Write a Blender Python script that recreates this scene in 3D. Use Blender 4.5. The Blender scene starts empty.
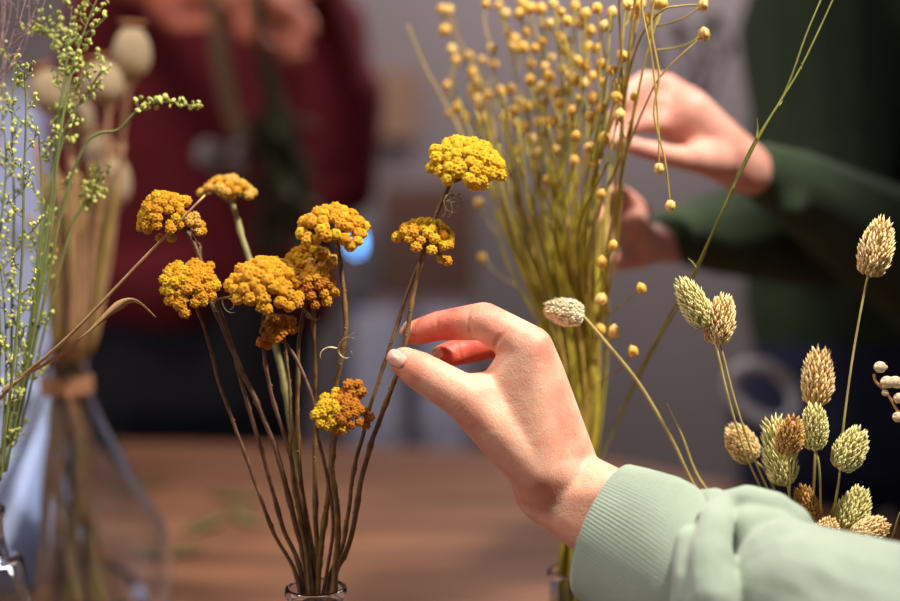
import bpy, bmesh, math, random
from mathutils import Vector, Matrix, noise
R = math.radians
rnd = random.Random(11)
scn = bpy.context.scene
COL = scn.collection

# ------------------------------------------------------------------ camera, world, lights, exposure
CAMZ = 1.16; PITCH = R(5.0); FPX = 1250.0
cd = bpy.data.cameras.new('camera'); cam = bpy.data.objects.new('camera', cd); COL.objects.link(cam)
cam.location = (0, 0, CAMZ); cam.rotation_euler = (R(90) - PITCH, 0, 0)
cd.lens = 50.0; cd.sensor_width = 36.0; cd.clip_start = 0.02
cd.dof.use_dof = True; cd.dof.focus_distance = 0.795; cd.dof.aperture_fstop = 1.9; cd.dof.aperture_blades = 0
scn.camera = cam
w = bpy.data.worlds.new('room_light'); scn.world = w; w.use_nodes = True
w.node_tree.nodes['Background'].inputs[0].default_value = (0.82, 0.8, 0.88, 1)
w.node_tree.nodes['Background'].inputs[1].default_value = 0.13
def area(name, loc, target, size, energy, color):
    l = bpy.data.lights.new(name, 'AREA'); l.shape = 'DISK'; l.size = size; l.energy = energy; l.color = color
    o = bpy.data.objects.new(name, l); COL.objects.link(o); o.location = loc
    o.rotation_euler = (Vector(target) - Vector(loc)).to_track_quat('-Z', 'Y').to_euler(); return o
def spot(name, loc, target, cone, blend, radius, energy, color):
    l = bpy.data.lights.new(name, 'SPOT'); l.spot_size = R(cone); l.spot_blend = blend; l.shadow_soft_size = radius; l.energy = energy; l.color = color
    o = bpy.data.objects.new(name, l); COL.objects.link(o); o.location = loc
    o.rotation_euler = (Vector(target) - Vector(loc)).to_track_quat('-Z', 'Y').to_euler(); return o
spot('ceiling_spot_key', (0.64, 0.50, 2.22), (-0.01, 0.83, 1.13), 52, 1.0, 0.06, 146, (1.0, 0.93, 0.84))
spot('ceiling_spot_left', (-0.75, 0.35, 2.35), (-0.25, 0.85, 1.1), 60, 0.8, 0.12, 42, (1.0, 0.90, 0.78))
area('burgundy_person_fill', (-0.75, 1.75, 2.5), (-0.6, 2.3, 1.0), 0.3, 9, (1.0, 0.84, 0.70))  # unseen fill, added to brighten the person in burgundy
area('window_daylight', (-2.6, 0.6, 1.7), (0.3, 1.3, 1.0), 1.2, 12, (0.78, 0.82, 1.0))
area('ceiling_wash', (0.6, 2.75, 2.6), (0.3, 3.3, 1.0), 0.8, 27, (1.0, 0.93, 0.92))
scn.view_settings.view_transform = 'Standard'; scn.view_settings.look = 'None'
scn.view_settings.exposure = 0.25; scn.view_settings.gamma = 1.0

FWD = Vector((0, math.cos(PITCH), -math.sin(PITCH))); UP = Vector((0, math.sin(PITCH), math.cos(PITCH))); RT = Vector((1, 0, 0))
def P(px, py, d):      # a point of the place, read off the photograph with its distance along the view axis
    return Vector((0, 0, CAMZ)) + FWD * d + RT * ((px - 450) / FPX * d) + UP * ((300.5 - py) / FPX * d)
def S(px, d=0.8): return px * d / FPX

# ------------------------------------------------------------------ materials
def srgb(c):
    def f(v):
        v /= 255.0
        return v / 12.92 if v <= 0.04045 else ((v + 0.055) / 1.055) ** 2.4
    return (f(c[0]), f(c[1]), f(c[2]), 1)
def mat(name, c1, c2=None, scale=60, rough=0.6, sss=0, bump=0, bscale=None, trans=0, metal=0, emit=None, estr=0, detail=4, spec=0.5, sssr=(1, 0.3, 0.15), coords='Object', sheen=0, stretch=None):
    m = bpy.data.materials.new(name); m.use_nodes = True
    nt = m.node_tree; b = nt.nodes['Principled BSDF']; L = nt.links
    b.inputs['Base Color'].default_value = srgb(c1); b.inputs['Roughness'].default_value = rough
    b.inputs['Metallic'].default_value = metal; b.inputs['Specular IOR Level'].default_value = spec
    if sss:
        b.inputs['Subsurface Weight'].default_value = sss; b.inputs['Subsurface Radius'].default_value = sssr; b.inputs['Subsurface Scale'].default_value = 0.006
    if trans:
        b.inputs['Transmission Weight'].default_value = trans; b.inputs['IOR'].default_value = 1.45
    if sheen: b.inputs['Sheen Weight'].default_value = sheen; b.inputs['Sheen Roughness'].default_value = 0.5
    if emit: b.inputs['Emission Color'].default_value = srgb(emit); b.inputs['Emission Strength'].default_value = estr
    tc = nt.nodes.new('ShaderNodeTexCoord'); src = tc.outputs[coords]
    if stretch:
        mp = nt.nodes.new('ShaderNodeMapping'); mp.inputs['Scale'].default_value = stretch; L.new(src, mp.inputs[0]); src = mp.outputs[0]
    if c2:
        n = nt.nodes.new('ShaderNodeTexNoise'); n.inputs['Scale'].default_value = scale; n.inputs['Detail'].default_value = detail
        L.new(src, n.inputs['Vector'])
        r = nt.nodes.new('ShaderNodeValToRGB'); r.color_ramp.elements[0].position = 0.35; r.color_ramp.elements[1].position = 0.65
        r.color_ramp.elements[0].color = srgb(c1); r.color_ramp.elements[1].color = srgb(c2)
        L.new(n.outputs[0], r.inputs[0]); L.new(r.outputs[0], b.inputs['Base Color'])
    if bump:
        n2 = nt.nodes.new('ShaderNodeTexNoise'); n2.inputs['Scale'].default_value = bscale or scale * 3; n2.inputs['Detail'].default_value = 3
        L.new(src, n2.inputs['Vector'])
        bp = nt.nodes.new('ShaderNodeBump'); bp.inputs['Strength'].default_value = bump; bp.inputs['Distance'].default_value = 0.001
        L.new(n2.outputs[0], bp.inputs['Height']); L.new(bp.outputs[0], b.inputs['Normal'])
    return m
M = {}
M['wall'] = mat('wall_paint', (132, 121, 122), (126, 115, 117), 1.2, 0.9)
M['floor'] = mat('floor_boards', (90, 70, 58), (70, 54, 44), 3, 0.7)
M['skirting'] = mat('skirting_paint', (150, 142, 146), rough=0.6)
M['win'] = mat('sky_glass', (60, 62, 70), rough=0.3, emit=(176, 174, 206), estr=0.62)
M['winframe'] = mat('window_paint', (190, 188, 195), rough=0.5)
M['cab'] = mat('cupboard_paint', (206, 204, 222), (196, 194, 214), 3, 0.6)
M['cabdark'] = mat('cupboard_frame_paint', (128, 112, 116), rough=0.7)
M['crate'] = mat('crate_wood', (112, 78, 62), (92, 62, 50), 8, 0.7, stretch=(1, 1, 6))
M['board'] = mat('tan_board', (150, 118, 96), (132, 100, 82), 6, 0.8)
M['yel'] = mat('yarrow_yellow', (255, 184, 2), (244, 156, 0), 420, 0.75, sss=0.15, bump=0.9, bscale=1500, sssr=(1, .6, .1))
M['yel2'] = mat('yarrow_bright', (255, 206, 10), (255, 186, 4), 420, 0.75, sss=0.15, bump=0.9, bscale=1500, sssr=(1, .6, .1))
M['yelb'] = mat('yarrow_brown', (232, 148, 6), (196, 108, 4), 420, 0.8, sss=0.1, bump=0.9, bscale=1500, sssr=(1, .6, .1))
M['yelp'] = mat('yarrow_pale', (226, 178, 66), (196, 150, 70), 300, 0.8, bump=0.6, bscale=1200)
M['bract'] = mat('yarrow_bracts', (176, 146, 84), (140, 110, 58), 400, 0.8)
M['ystem'] = mat('yarrow_stem', (118, 82, 58), (84, 54, 38), 160, 0.65, bump=0.5, bscale=900)
M['ystem2'] = mat('yarrow_stem_olive', (130, 100, 52), (96, 68, 36), 160, 0.65, bump=0.5, bscale=900)
M['ystemg'] = mat('yarrow_stem_green', (158, 152, 98), (136, 128, 78), 120, 0.65, bump=0.4, bscale=900)
M['curl'] = mat('curled_leaf', (196, 178, 134), (150, 128, 88), 300, 0.8)
M['straw'] = mat('straw', (198, 162, 110), (168, 130, 82), 90, 0.7, bump=0.3, bscale=800, stretch=(1, 1, 1))
M['ftan'] = mat('flax_pod', (232, 184, 78), (206, 150, 50), 260, 0.45, bump=0.3, bscale=700)
M['ftan2'] = mat('flax_pod_pale', (232, 196, 120), (214, 170, 84), 260, 0.45, bump=0.3, bscale=700)
M['fstem'] = mat('flax_stem', (162, 146, 34), (126, 110, 24), 60, 0.6)
M['fstem2'] = mat('flax_stem_tan', (176, 148, 66), (150, 120, 46), 60, 0.6)
M['green'] = mat('green_stalk', (136, 136, 50), (110, 100, 42), 40, 0.6)
M['calyx'] = mat('calyx', (196, 150, 74), rough=0.7)
M['ph1'] = mat('canary_green', (216, 204, 142), (176, 166, 98), 260, 0.75, sss=0.1, sssr=(1, .8, .4))
M['ph2'] = mat('canary_tan', (230, 202, 146), (196, 156, 98), 260, 0.75, sss=0.1, sssr=(1, .8, .4))
M['ph3'] = mat('canary_brown', (204, 156, 84), (160, 110, 52), 260, 0.75, sss=0.1, sssr=(1, .8, .4))
M['ph4'] = mat('tail_cream', (240, 230, 198), (214, 200, 150), 260, 0.8, sss=0.1, sssr=(1, .8, .4))
M['phstem'] = mat('canary_stem', (186, 172, 104), (160, 140, 78), 70, 0.6)
M['bud'] = mat('bud_papery', (226, 200, 170), (196, 160, 124), 240, 0.8)
M['budstem'] = mat('bud_stem', (176, 124, 78), rough=0.7)
M['lep'] = mat('cress_pod', (176, 184, 88), (200, 200, 110), 60, 0.6, sss=0.1, sssr=(.6, 1, .3))
M['lepstem'] = mat('cress_stem', (118, 128, 66), (96, 104, 56), 60, 0.6)
M['wisp'] = mat('wispy_grass', (170, 136, 132), (122, 92, 96), 100, 0.7)
M['pop'] = mat('poppy_head', (188, 164, 128), (164, 142, 112), 40, 0.8)
M['popc'] = mat('poppy_crown', (176, 120, 76), (150, 98, 60), 60, 0.8)
M['popstem'] = mat('poppy_stem', (158, 116, 82), (128, 92, 60), 40, 0.7)
M['popstem2'] = mat('bundle_stem_olive', (150, 126, 58), (120, 98, 44), 40, 0.7)
M['glass'] = mat('clear_glass', (238, 244, 252), rough=0.02, trans=1.0)
M['bluereflect'] = mat('pale_blue_reflection', (176, 188, 222), (166, 176, 212), 8, 0.25)  # bluish window reflection put into the base colour
M['twine'] = mat('twine', (170, 120, 84), (140, 96, 66), 300, 0.9, bump=0.6, bscale=900)
M['nail'] = mat('finger_nail', (226, 172, 154), rough=0.32, sss=0.3)
M['green_knit'] = mat('dark_green_knit', (44, 60, 34), (38, 52, 29), 30, 0.95, bump=0.4, bscale=500)
M['jeans'] = mat('navy_denim', (26, 32, 62), (20, 25, 52), 40, 0.9, bump=0.3, bscale=700)
M['burg'] = mat('burgundy_knit', (112, 14, 30), (92, 8, 22), 30, 0.95, bump=0.4, bscale=400)
M['black'] = mat('black_trousers', (22, 20, 28), (16, 15, 22), 30, 0.9)
M['ring'] = mat('pale_ring', (180, 176, 184), rough=0.5)
M['blue'] = mat('blue_glow', (120, 180, 255), rough=0.4, emit=(96, 168, 250), estr=7.0)
M['plastic'] = mat('dark_plastic', (40, 40, 46), rough=0.5)
M['oliveleaf'] = mat('olive_leaf', (70, 72, 40), (52, 56, 30), 40, 0.8)
M['tanstem'] = mat('tan_bundle_stem', (130, 104, 72), (104, 84, 56), 40, 0.8)
M['greyflower'] = mat('grey_flower', (150, 146, 140), (120, 118, 112), 60, 0.9)
def wood():
    m = bpy.data.materials.new('table_wood'); m.use_nodes = True; nt = m.node_tree; L = nt.links; b = nt.nodes['Principled BSDF']
    tc = nt.nodes.new('ShaderNodeTexCoord'); mp = nt.nodes.new('ShaderNodeMapping'); mp.inputs['Scale'].default_value = (1.3, 7, 1)
    L.new(tc.outputs['Object'], mp.inputs[0])
    n = nt.nodes.new('ShaderNodeTexNoise'); n.inputs['Scale'].default_value = 2.4; n.inputs['Detail'].default_value = 6; L.new(mp.outputs[0], n.inputs[0])
    r = nt.nodes.new('ShaderNodeValToRGB'); e = r.color_ramp.elements
    e[0].position = .3; e[0].color = srgb((96, 60, 42)); e[1].position = .7; e[1].color = srgb((144, 100, 72))
    L.new(n.outputs[0], r.inputs[0]); L.new(r.outputs[0], b.inputs['Base Color']); b.inputs['Roughness'].default_value = 0.5
    return m
M['wood'] = wood()
def skin(name, base, red):
    m = bpy.data.materials.new(name); m.use_nodes = True; nt = m.node_tree; L = nt.links; b = nt.nodes['Principled BSDF']
    b.inputs['Subsurface Weight'].default_value = 0.55; b.inputs['Subsurface Radius'].default_value = (1, 0.32, 0.18); b.inputs['Subsurface Scale'].default_value = 0.007
    b.inputs['Roughness'].default_value = 0.5; b.inputs['Specular IOR Level'].default_value = 0.4
    at = nt.nodes.new('ShaderNodeAttribute'); at.attribute_name = 'flush_and_backlight'
    tc = nt.nodes.new('ShaderNodeTexCoord')
    n = nt.nodes.new('ShaderNodeTexNoise'); n.inputs['Scale'].default_value = 55; n.inputs['Detail'].default_value = 5; L.new(tc.outputs['Object'], n.inputs[0])
    ad = nt.nodes.new('ShaderNodeMath'); ad.operation = 'MULTIPLY_ADD'; L.new(n.outputs[0], ad.inputs[0]); ad.inputs[1].default_value = 1.3; ad.inputs[2].default_value = -0.52
    a2 = nt.nodes.new('ShaderNodeMath'); a2.operation = 'ADD'; a2.use_clamp = True; L.new(ad.outputs[0], a2.inputs[0]); L.new(at.outputs['Fac'], a2.inputs[1])
    mx = nt.nodes.new('ShaderNodeMix'); mx.data_type = 'RGBA'; L.new(a2.outputs[0], mx.inputs[0])
    mx.inputs[6].default_value = srgb(base); mx.inputs[7].default_value = srgb(red); L.new(mx.outputs[2], b.inputs['Base Color'])
    v = nt.nodes.new('ShaderNodeTexVoronoi'); v.inputs['Scale'].default_value = 900; L.new(tc.outputs['Object'], v.inputs['Vector'])
    n3 = nt.nodes.new('ShaderNodeTexNoise'); n3.inputs['Scale'].default_value = 160; n3.inputs['Detail'].default_value = 4; L.new(tc.outputs['Object'], n3.inputs[0])
    s = nt.nodes.new('ShaderNodeMath'); s.operation = 'MULTIPLY_ADD'; L.new(n3.outputs[0], s.inputs[0]); s.inputs[1].default_value = 2.0; L.new(v.outputs[0], s.inputs[2])
    bp = nt.nodes.new('ShaderNodeBump'); bp.inputs['Strength'].default_value = 0.3; bp.inputs['Distance'].default_value = 0.0006
    L.new(s.outputs[0], bp.inputs['Height']); L.new(bp.outputs[0], b.inputs['Normal'])
    return m
M['skin'] = skin('skin_fair', (232, 182, 154), (206, 92, 72))
M['skin2'] = skin('skin_rosy', (214, 158, 140), (190, 112, 96))
M['skin3'] = skin('skin_tan', (190, 104, 76), (176, 78, 56))
def sweat():
    m = mat('sage_sweatshirt', (157, 171, 153), (145, 159, 142), 26, 0.95, bump=0.5, bscale=900, sheen=0.35); return m
M['sage'] = sweat()

# ------------------------------------------------------------------ mesh helpers
def tag(o, label=None, cat=None, group=None, kind=None):
    if label: o['label'] = label
    if cat: o['category'] = cat
    if group: o['group'] = group
    if kind: o['kind'] = kind
    return o
def thing(name, loc, label, cat, group=None):
    o = bpy.data.objects.new(name, None); o.empty_display_size = 0.01; COL.objects.link(o); o.location = loc
    return tag(o, label, cat, group)
def worldpos(o):
    v = Vector(o.location)
    while o.parent: o = o.parent; v += o.location
    return v
class MB:
    def __init__(s): s.v = []; s.f = []; s.mi = []
    def add(s, vs, fs, mi=0):
        k = len(s.v); s.v += [Vector(x) for x in vs]; s.f += [tuple(i + k for i in f) for f in fs]; s.mi += [mi] * len(fs)
    def box(s, lo, hi):
        x0, y0, z0 = lo; x1, y1, z1 = hi
        s.add([(x0,y0,z0),(x1,y0,z0),(x1,y1,z0),(x0,y1,z0),(x0,y0,z1),(x1,y0,z1),(x1,y1,z1),(x0,y1,z1)],
              [(0,3,2,1),(4,5,6,7),(0,1,5,4),(1,2,6,5),(2,3,7,6),(3,0,4,7)])
    def tube(s, pts, rad, n=8, mi=0, cap=True, flat=None):
        if not hasattr(rad, '__len__'): rad = [rad] * len(pts)
        rings = []; prev = None
        for i, p in enumerate(pts):
            t = (pts[min(i+1, len(pts)-1)] - pts[max(i-1, 0)])
            if t.length < 1e-9: t = Vector((0, 0, 1))
            t.normalize()
            if prev is None: a = t.orthogonal().normalized()
            else:
                a = prev - t * prev.dot(t)
                a = a.normalized() if a.length > 1e-6 else t.orthogonal().normalized()
            prev = a; b = t.cross(a)
            rings.append([p + (a * math.cos(2*math.pi*k/n) + b * math.sin(2*math.pi*k/n) * (flat or 1)) * rad[i] for k in range(n)])
        vs = [v for r in rings for v in r]; fs = []
        for i in range(len(rings)-1):
            for k in range(n):
                k2 = (k+1) % n; fs.append((i*n+k, i*n+k2, (i+1)*n+k2, (i+1)*n+k))
        if cap: fs.append(tuple(range(n-1, -1, -1))); fs.append(tuple((len(rings)-1)*n + k for k in range(n)))
        s.add(vs, fs, mi)
    def rings(s, rings, mi=0, cap0=False, cap1=False):
        n = len(rings[0]); fs = []
        for i in range(len(rings)-1):
            for k in range(n):
                k2 = (k+1) % n; fs.append((i*n+k, i*n+k2, (i+1)*n+k2, (i+1)*n+k))
        if cap0: fs.append(tuple(range(n-1, -1, -1)))
        if cap1: fs.append(tuple((len(rings)-1)*n + k for k in range(n)))
        s.add([v for r in rings for v in r], fs, mi)
    def lathe(s, prof, c=(0,0,0), n=32, mi=0, close=False):
        c = Vector(c)
        rr = [[c + Vector((r*math.cos(2*math.pi*k/n), r*math.sin(2*math.pi*k/n), z)) for k in range(n)] for r, z in prof]
        if close: rr.append(rr[0])
        s.rings(rr, mi)
    def ball(s, c, r, seg=10, ring=6, sc=(1,1,1), rot=None, mi=0):
        c = Vector(c); rr = []
        for i in range(1, ring):
            a = math.pi * i / ring
            rr.append([Vector((math.sin(a)*math.cos(2*math.pi*k/seg)*sc[0], math.sin(a)*math.sin(2*math.pi*k/seg)*sc[1], -math.cos(a)*sc[2]))*r for k in range(seg)])
        vs = [v for q in rr for v in q] + [Vector((0,0,-r*sc[2])), Vector((0,0,r*sc[2]))]
        if rot: vs = [rot @ v for v in vs]
        fs = []
        for i in range(ring-2):
            for k in range(seg):
                k2 = (k+1) % seg; fs.append((i*seg+k, i*seg+k2, (i+1)*seg+k2, (i+1)*seg+k))
        b = len(vs)-2
        for k in range(seg):
            k2 = (k+1) % seg; fs.append((b, k2, k)); fs.append((b+1, (ring-2)*seg+k, (ring-2)*seg+k2))
        s.add([c + v for v in vs], fs, mi)
    def build(s, name, mats, parent=None, loc=None, smooth=True):
        # vertices are world coordinates; the object's origin goes to its own base
        base = Vector(loc) if loc is not None else (worldpos(parent) if parent else Vector((0, 0, 0)))
        me = bpy.data.meshes.new(name); me.from_pydata([v - base for v in s.v], [], s.f)
        for m in (mats if isinstance(mats, (list, tuple)) else [mats]): me.materials.append(m)
        me.polygons.foreach_set('material_index', s.mi)
        if smooth: me.polygons.foreach_set('use_smooth', [True]*len(me.polygons))
        me.update()
        o = bpy.data.objects.new(name, me); COL.objects.link(o)
        if parent: o.parent = parent; o.location = base - worldpos(parent)
        else: o.location = base
        return o
def smoothpath(pts, sub=6):
    out = []; n = len(pts)
    for i in range(n-1):
        p0, p1, p2, p3 = pts[max(i-1,0)], pts[i], pts[i+1], pts[min(i+2,n-1)]
        for k in range(sub):
            t = k/sub
            out.append(0.5*((2*p1) + (p2-p0)*t + (2*p0-5*p1+4*p2-p3)*t*t + (3*p1-p0-3*p2+p3)*t*t*t))
    out.append(pts[-1].copy()); return out
def pxpath(pts, d=None, sub=6):
    return smoothpath([P(p[0], p[1], p[2] if len(p) > 2 else d) for p in pts], sub)
def wob(path, amp, seed, f=40):
    return [p + Vector((noise.noise(p*f + Vector((seed,0,0))), noise.noise(p*f + Vector((0,seed,9))), noise.noise(p*f + Vector((5,0,seed)))))*amp for p in path]
def axis_rot(ax):
    return Vector(ax).normalized().to_track_quat('Z', 'Y').to_matrix()
def copy_child(src, parent, m3=None, loc=None):
    c = src.copy(); COL.objects.link(c); c.parent = parent; return c

def hull(mb, spheres, seg=2):
    bm = bmesh.new()
    for (c, r) in spheres:
        bmesh.ops.create_icosphere(bm, subdivisions=seg, radius=r, matrix=Matrix.Translation(c))
    g = bmesh.ops.convex_hull(bm, input=bm.verts[:])
    junk = [e for e in g['geom_interior'] if isinstance(e, bmesh.types.BMVert)] + [e for e in g['geom_unused'] if isinstance(e, bmesh.types.BMVert)]
    bmesh.ops.delete(bm, geom=list(set(junk)), context='VERTS')
    bm.verts.ensure_lookup_table()
    for i, v in enumerate(bm.verts): v.index = i
    mb.add([v.co.copy() for v in bm.verts], [tuple(v.index for v in f.verts) for f in bm.faces]); bm.free()
def fuse(mb, name, material, parent, voxel, smooth_it, loc=None, factor=0.5):
    """one continuous surface over all the forms in mb"""
    o = mb.build(name, material, parent, loc)
    r = o.modifiers.new('r', 'REMESH'); r.mode = 'VOXEL'; r.voxel_size = voxel; r.use_smooth_shade = True
    s = o.modifiers.new('s', 'SMOOTH'); s.factor = factor; s.iterations = smooth_it
    dg = bpy.context.evaluated_depsgraph_get(); ev = o.evaluated_get(dg)
    me = bpy.data.meshes.new_from_object(ev); o.modifiers.clear(); old = o.data; o.data = me; bpy.data.meshes.remove(old)
    if not me.materials: me.materials.append(material)
    me.polygons.foreach_set('use_smooth', [True]*len(me.polygons))
    return o
def H(px, py, d, r): return (P(px, py, d), r*d/FPX)

# ------------------------------------------------------------------ the room
TZ = CAMZ - 0.41
def struct(name, mb, m, smooth=False):
    return tag(mb.build(name, m, smooth=smooth), kind='structure')
b = MB(); b.box((-3.2, -1.5, -0.05), (3.2, 3.6, 0)); struct('floor', b, M['floor'])
b = MB(); b.box((-3.2, 3.5, 0), (3.2, 3.6, 2.9)); struct('wall_back', b, M['wall'])
b = MB(); b.box((-3.2, 3.48, 0), (3.2, 3.5, 0.12)); struct('baseboard_back', b, M['skirting'])
# tall window beyond the left bunch
wx0 = P(-170, 0, 3.45).x; wx1 = P(66, 0, 3.45).x
WT = P(0, 100, 3.47).z
b = MB(); b.box((wx0, 3.47, 0.55), (wx1, 3.485, WT)); window = struct('window_1', b, M['win'])
b = MB()
for x in (wx0-.05, wx1, (wx0+wx1)/2-.02):
    b.box((x, 3.44, 0.5), (x+.045, 3.5, WT+.05))
for z in (0.5, WT, 1.0): b.box((wx0-.05, 3.44, z), (wx1+.045, 3.5, z+.05))
f = b.build('window_frame', M['winframe'], window, smooth=False); tag(f, kind='structure')

# cupboard and crate by the back wall
c0 = P(348, 0, 3.2).x; c1 = P(474, 0, 3.2).x; topz = P(400, 296, 3.2).z
cup = thing('cupboard', (0.5*(c0+c1), 3.25, 0), 'pale lilac painted two-door cupboard standing against the grey back wall', 'cupboard')
b = MB(); b.box((c0, 3.1, 0), (c1, 3.46, topz)); b.build('body', M['cabdark'], cup, smooth=False)
mid = (c0+c1)/2
for x0, x1 in ((c0+.02, mid-.025), (mid+.025, c1-.02)):
    b = MB(); b.box((x0, 3.075, 0.08), (x1, 3.1, topz-.03)); dr = b.build('door', M['cab'], cup, smooth=False)
    b = MB(); b.ball((x1-.03 if x0 < mid-.1 and x1 < mid else x0+.03, 3.06, topz-.3), .014); b.build('knob', M['ring'], dr)
cr0 = P(384, 0, 3.2).x; cr1 = P(486, 0, 3.2).x
cx1 = min(cr1, c1)
cr = thing('wooden_crate', (0.5*(cr0+cx1), 3.25, topz), 'reddish brown wooden crate standing on top of the pale cupboard', 'crate')
ch = P(430, 186, 3.2).z
b = MB(); b.box((cr0, 3.42, topz), (cx1, 3.44, ch)); b.build('back_panel', M['crate'], cr, smooth=False)
for x in (cr0, cx1-.02):
    b = MB(); b.box((x, 3.14, topz), (x+.02, 3.42, ch)); b.build('side_panel', M['crate'], cr, smooth=False)
b = MB()
for k in range(4):
    z0 = topz + k*(ch-topz)/4 + .004; b.box((cr0, 3.12, z0), (cx1, 3.14, z0+(ch-topz)/4-.01))
b.build('front_slats', M['crate'], cr, smooth=False)
b = MB(); b.box((P(352, 0, 3.44).x, 3.46, P(0, 140, 3.44).z), (P(418, 0, 3.44).x, 3.5, P(0, 70, 3.44).z))
tag(b.build('wall_board', M['board'], loc=(P(385,0,3.4).x, 3.48, P(0,140,3.44).z), smooth=False), 'tan rectangular board hanging on the grey back wall above the crate', 'board')
# blue light
bp = P(350, 246, 2.9)
lt = thing('blue_lamp', (bp.x, bp.y, topz), 'small glowing blue lamp on a stem, seen between the burgundy jumper and the yarrow', 'lamp')
b = MB(); b.lathe([(0, 0), (.03, 0), (.03, .012), (.006, .016), (.005, bp.z-topz-.015), (0, bp.z-topz-.015)], (bp.x, bp.y+.2, topz), 16)
lt.location = (bp.x, bp.y+.2, topz); b.build('stand', M['plastic'], lt)
b = MB(); b.ball((bp.x, bp.y+.2, bp.z), .014, 16, 10, (0.7, 0.7, 1.9)); b.build('bulb', M['blue'], lt)

# ------------------------------------------------------------------ the table
tbl = thing('table', (0, 1.0, 0), 'large brown wooden work table with a worn top under all the dried flowers', 'table')
outl = [P(x, y, .41/((y-191)/FPX)) for x, y in ((-320, 434), (100, 443), (420, 452), (640, 463))]
pts = [(-2.0, -0.2), (-2.0, 2.05)] + [(-0.57, 2.03), (0.0, 1.97), (0.26, 1.88), (0.39, 1.73), (0.47, 1.60), (0.56, 1.53), (1.6, 1.49), (1.6, -0.2)]
def slab(mb, pts, z0, z1):
    n = len(pts)
    mb.add([(x, y, z0) for x, y in pts] + [(x, y, z1) for x, y in pts],
           [tuple(range(n)), tuple(range(2*n-1, n-1, -1))] + [(i, i+n, (i+1) % n + n, (i+1) % n) for i in range(n)])
b = MB(); slab(b, pts, TZ-.04, TZ); tt = b.build('tabletop', M['wood'], tbl, smooth=False)
for x, y in ((-1.85, -.05), (-1.85, 1.85), (1.45, -.05), (1.45, 1.35)):
    b = MB(); b.box((x-.04, y-.04, 0), (x+.04, y+.04, TZ-.04)); b.build('leg', M['wood'], tbl, smooth=False)

# ------------------------------------------------------------------ glass vessels
def bottle(name, c, rb, rn, h, label, neckh=.05, th=.002, lip=.004, shoulder=.4):
    x, y, z = c
    t = thing(name, c, label, 'bottle')
    hb = h - neckh
    outer = [(0, 0), (rb*.9, 0), (rb, .008), (rb, hb*shoulder), (rb*.93, hb*(shoulder+.15)), (rn+(rb-rn)*.55, hb*(shoulder+.36)), (rn+(rb-rn)*.18, hb*.95), (rn, h-neckh*.6), (rn, h-lip*2), (rn+lip*.5, h-lip), (rn+lip*.4, h)]
    inner = [(max(0, r-th), zz if i else th) for i, (r, zz) in enumerate(outer)]
    inner[1] = (rb*.9-th, th); inner[2] = (rb-th, .010); inner[0] = (0, th); inner[-2] = (rn-th, h-lip); inner[-1] = (rn-th*.6, h)
    prof = outer + [(rn-.0004, h+.0008)] + inner[::-1]
    b = MB(); b.lathe(prof, c, 40)
    b.build('glass_body', M['glass'], t)
    return t
def tbase(px, py_any, d):
    p = P(px, 300, d); return Vector((p.x, d*math.cos(PITCH) + (CAMZ-TZ)*math.sin(PITCH), TZ))
def on_table(px, d):           # the point of the table top straight below image column px at distance d
    y = (d - (CAMZ - TZ)*math.sin(PITCH)) / math.cos(PITCH)
    return Vector(((px-450)/FPX*d, y, TZ))
VY = on_table(318, .83); bottle('glass_bottle', VY, .036, .0185, .152, 'clear glass bottle holding the yellow yarrow stems, its rim just in sight', .04)
VF = on_table(574, .93); bottle('glass_bottle', VF, .034, .019, .132, 'clear glass bottle holding the flax bunch, half hidden below the wrist', .04)
VP = on_table(73, 1.16); bottle('glass_bottle', VP, .092, .020, .262, 'big-bellied clear glass bottle with a twine-tied neck holding the poppy seed heads', .05, .003, shoulder=.32)
VL = on_table(-34, .88); bottle('glass_bottle', VL, .052, .030, .19, 'clear glass jar holding the green cress sprigs, cut off by the picture edge', .03, shoulder=.6)
VG = on_table(800, .86); bottle('glass_bottle', VG, .036, .022, .150, 'clear glass bottle holding the canary grass, hidden behind the sage green sleeve', .03)
VB = on_table(10, 1.32)
t = thing('reflection_blue_vase', VB, 'vase at the left picture edge, its pale blue standing in for window reflections', 'vase')  # added where glass catches the window; its blue imitates that reflection
b = MB(); b.lathe([(0, 0), (.05, 0), (.062, .01), (.086, .07), (.082, .12), (.055, .165), (.05, .19), (.058, .205), (.054, .206), (.045, .19), (.05, .163), (.075, .12), (.078, .07), (.05, .012), (0, .008)], VB, 40); b.build('body', M['bluereflect'], t)
# twine round the poppy bottle's neck
b = MB()
for k in range(5):
    z = TZ + .228 + k*.0032; n = 30
    b.tube([VP + Vector((.0222*math.cos(a*2*math.pi/n), .0222*math.sin(a*2*math.pi/n), z-TZ)) for a in range(n+1)], .0018, 6)
b.tube([VP + Vector((.005+i*.003, -.024, .232-i*.006+.004*math.sin(i))) for i in range(9)], .0014, 5)
tag(b.build('twine', M['twine'], loc=VP + Vector((0, 0, .228))), 'brown twine wound round the neck of the poppy bottle', 'twine')

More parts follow.
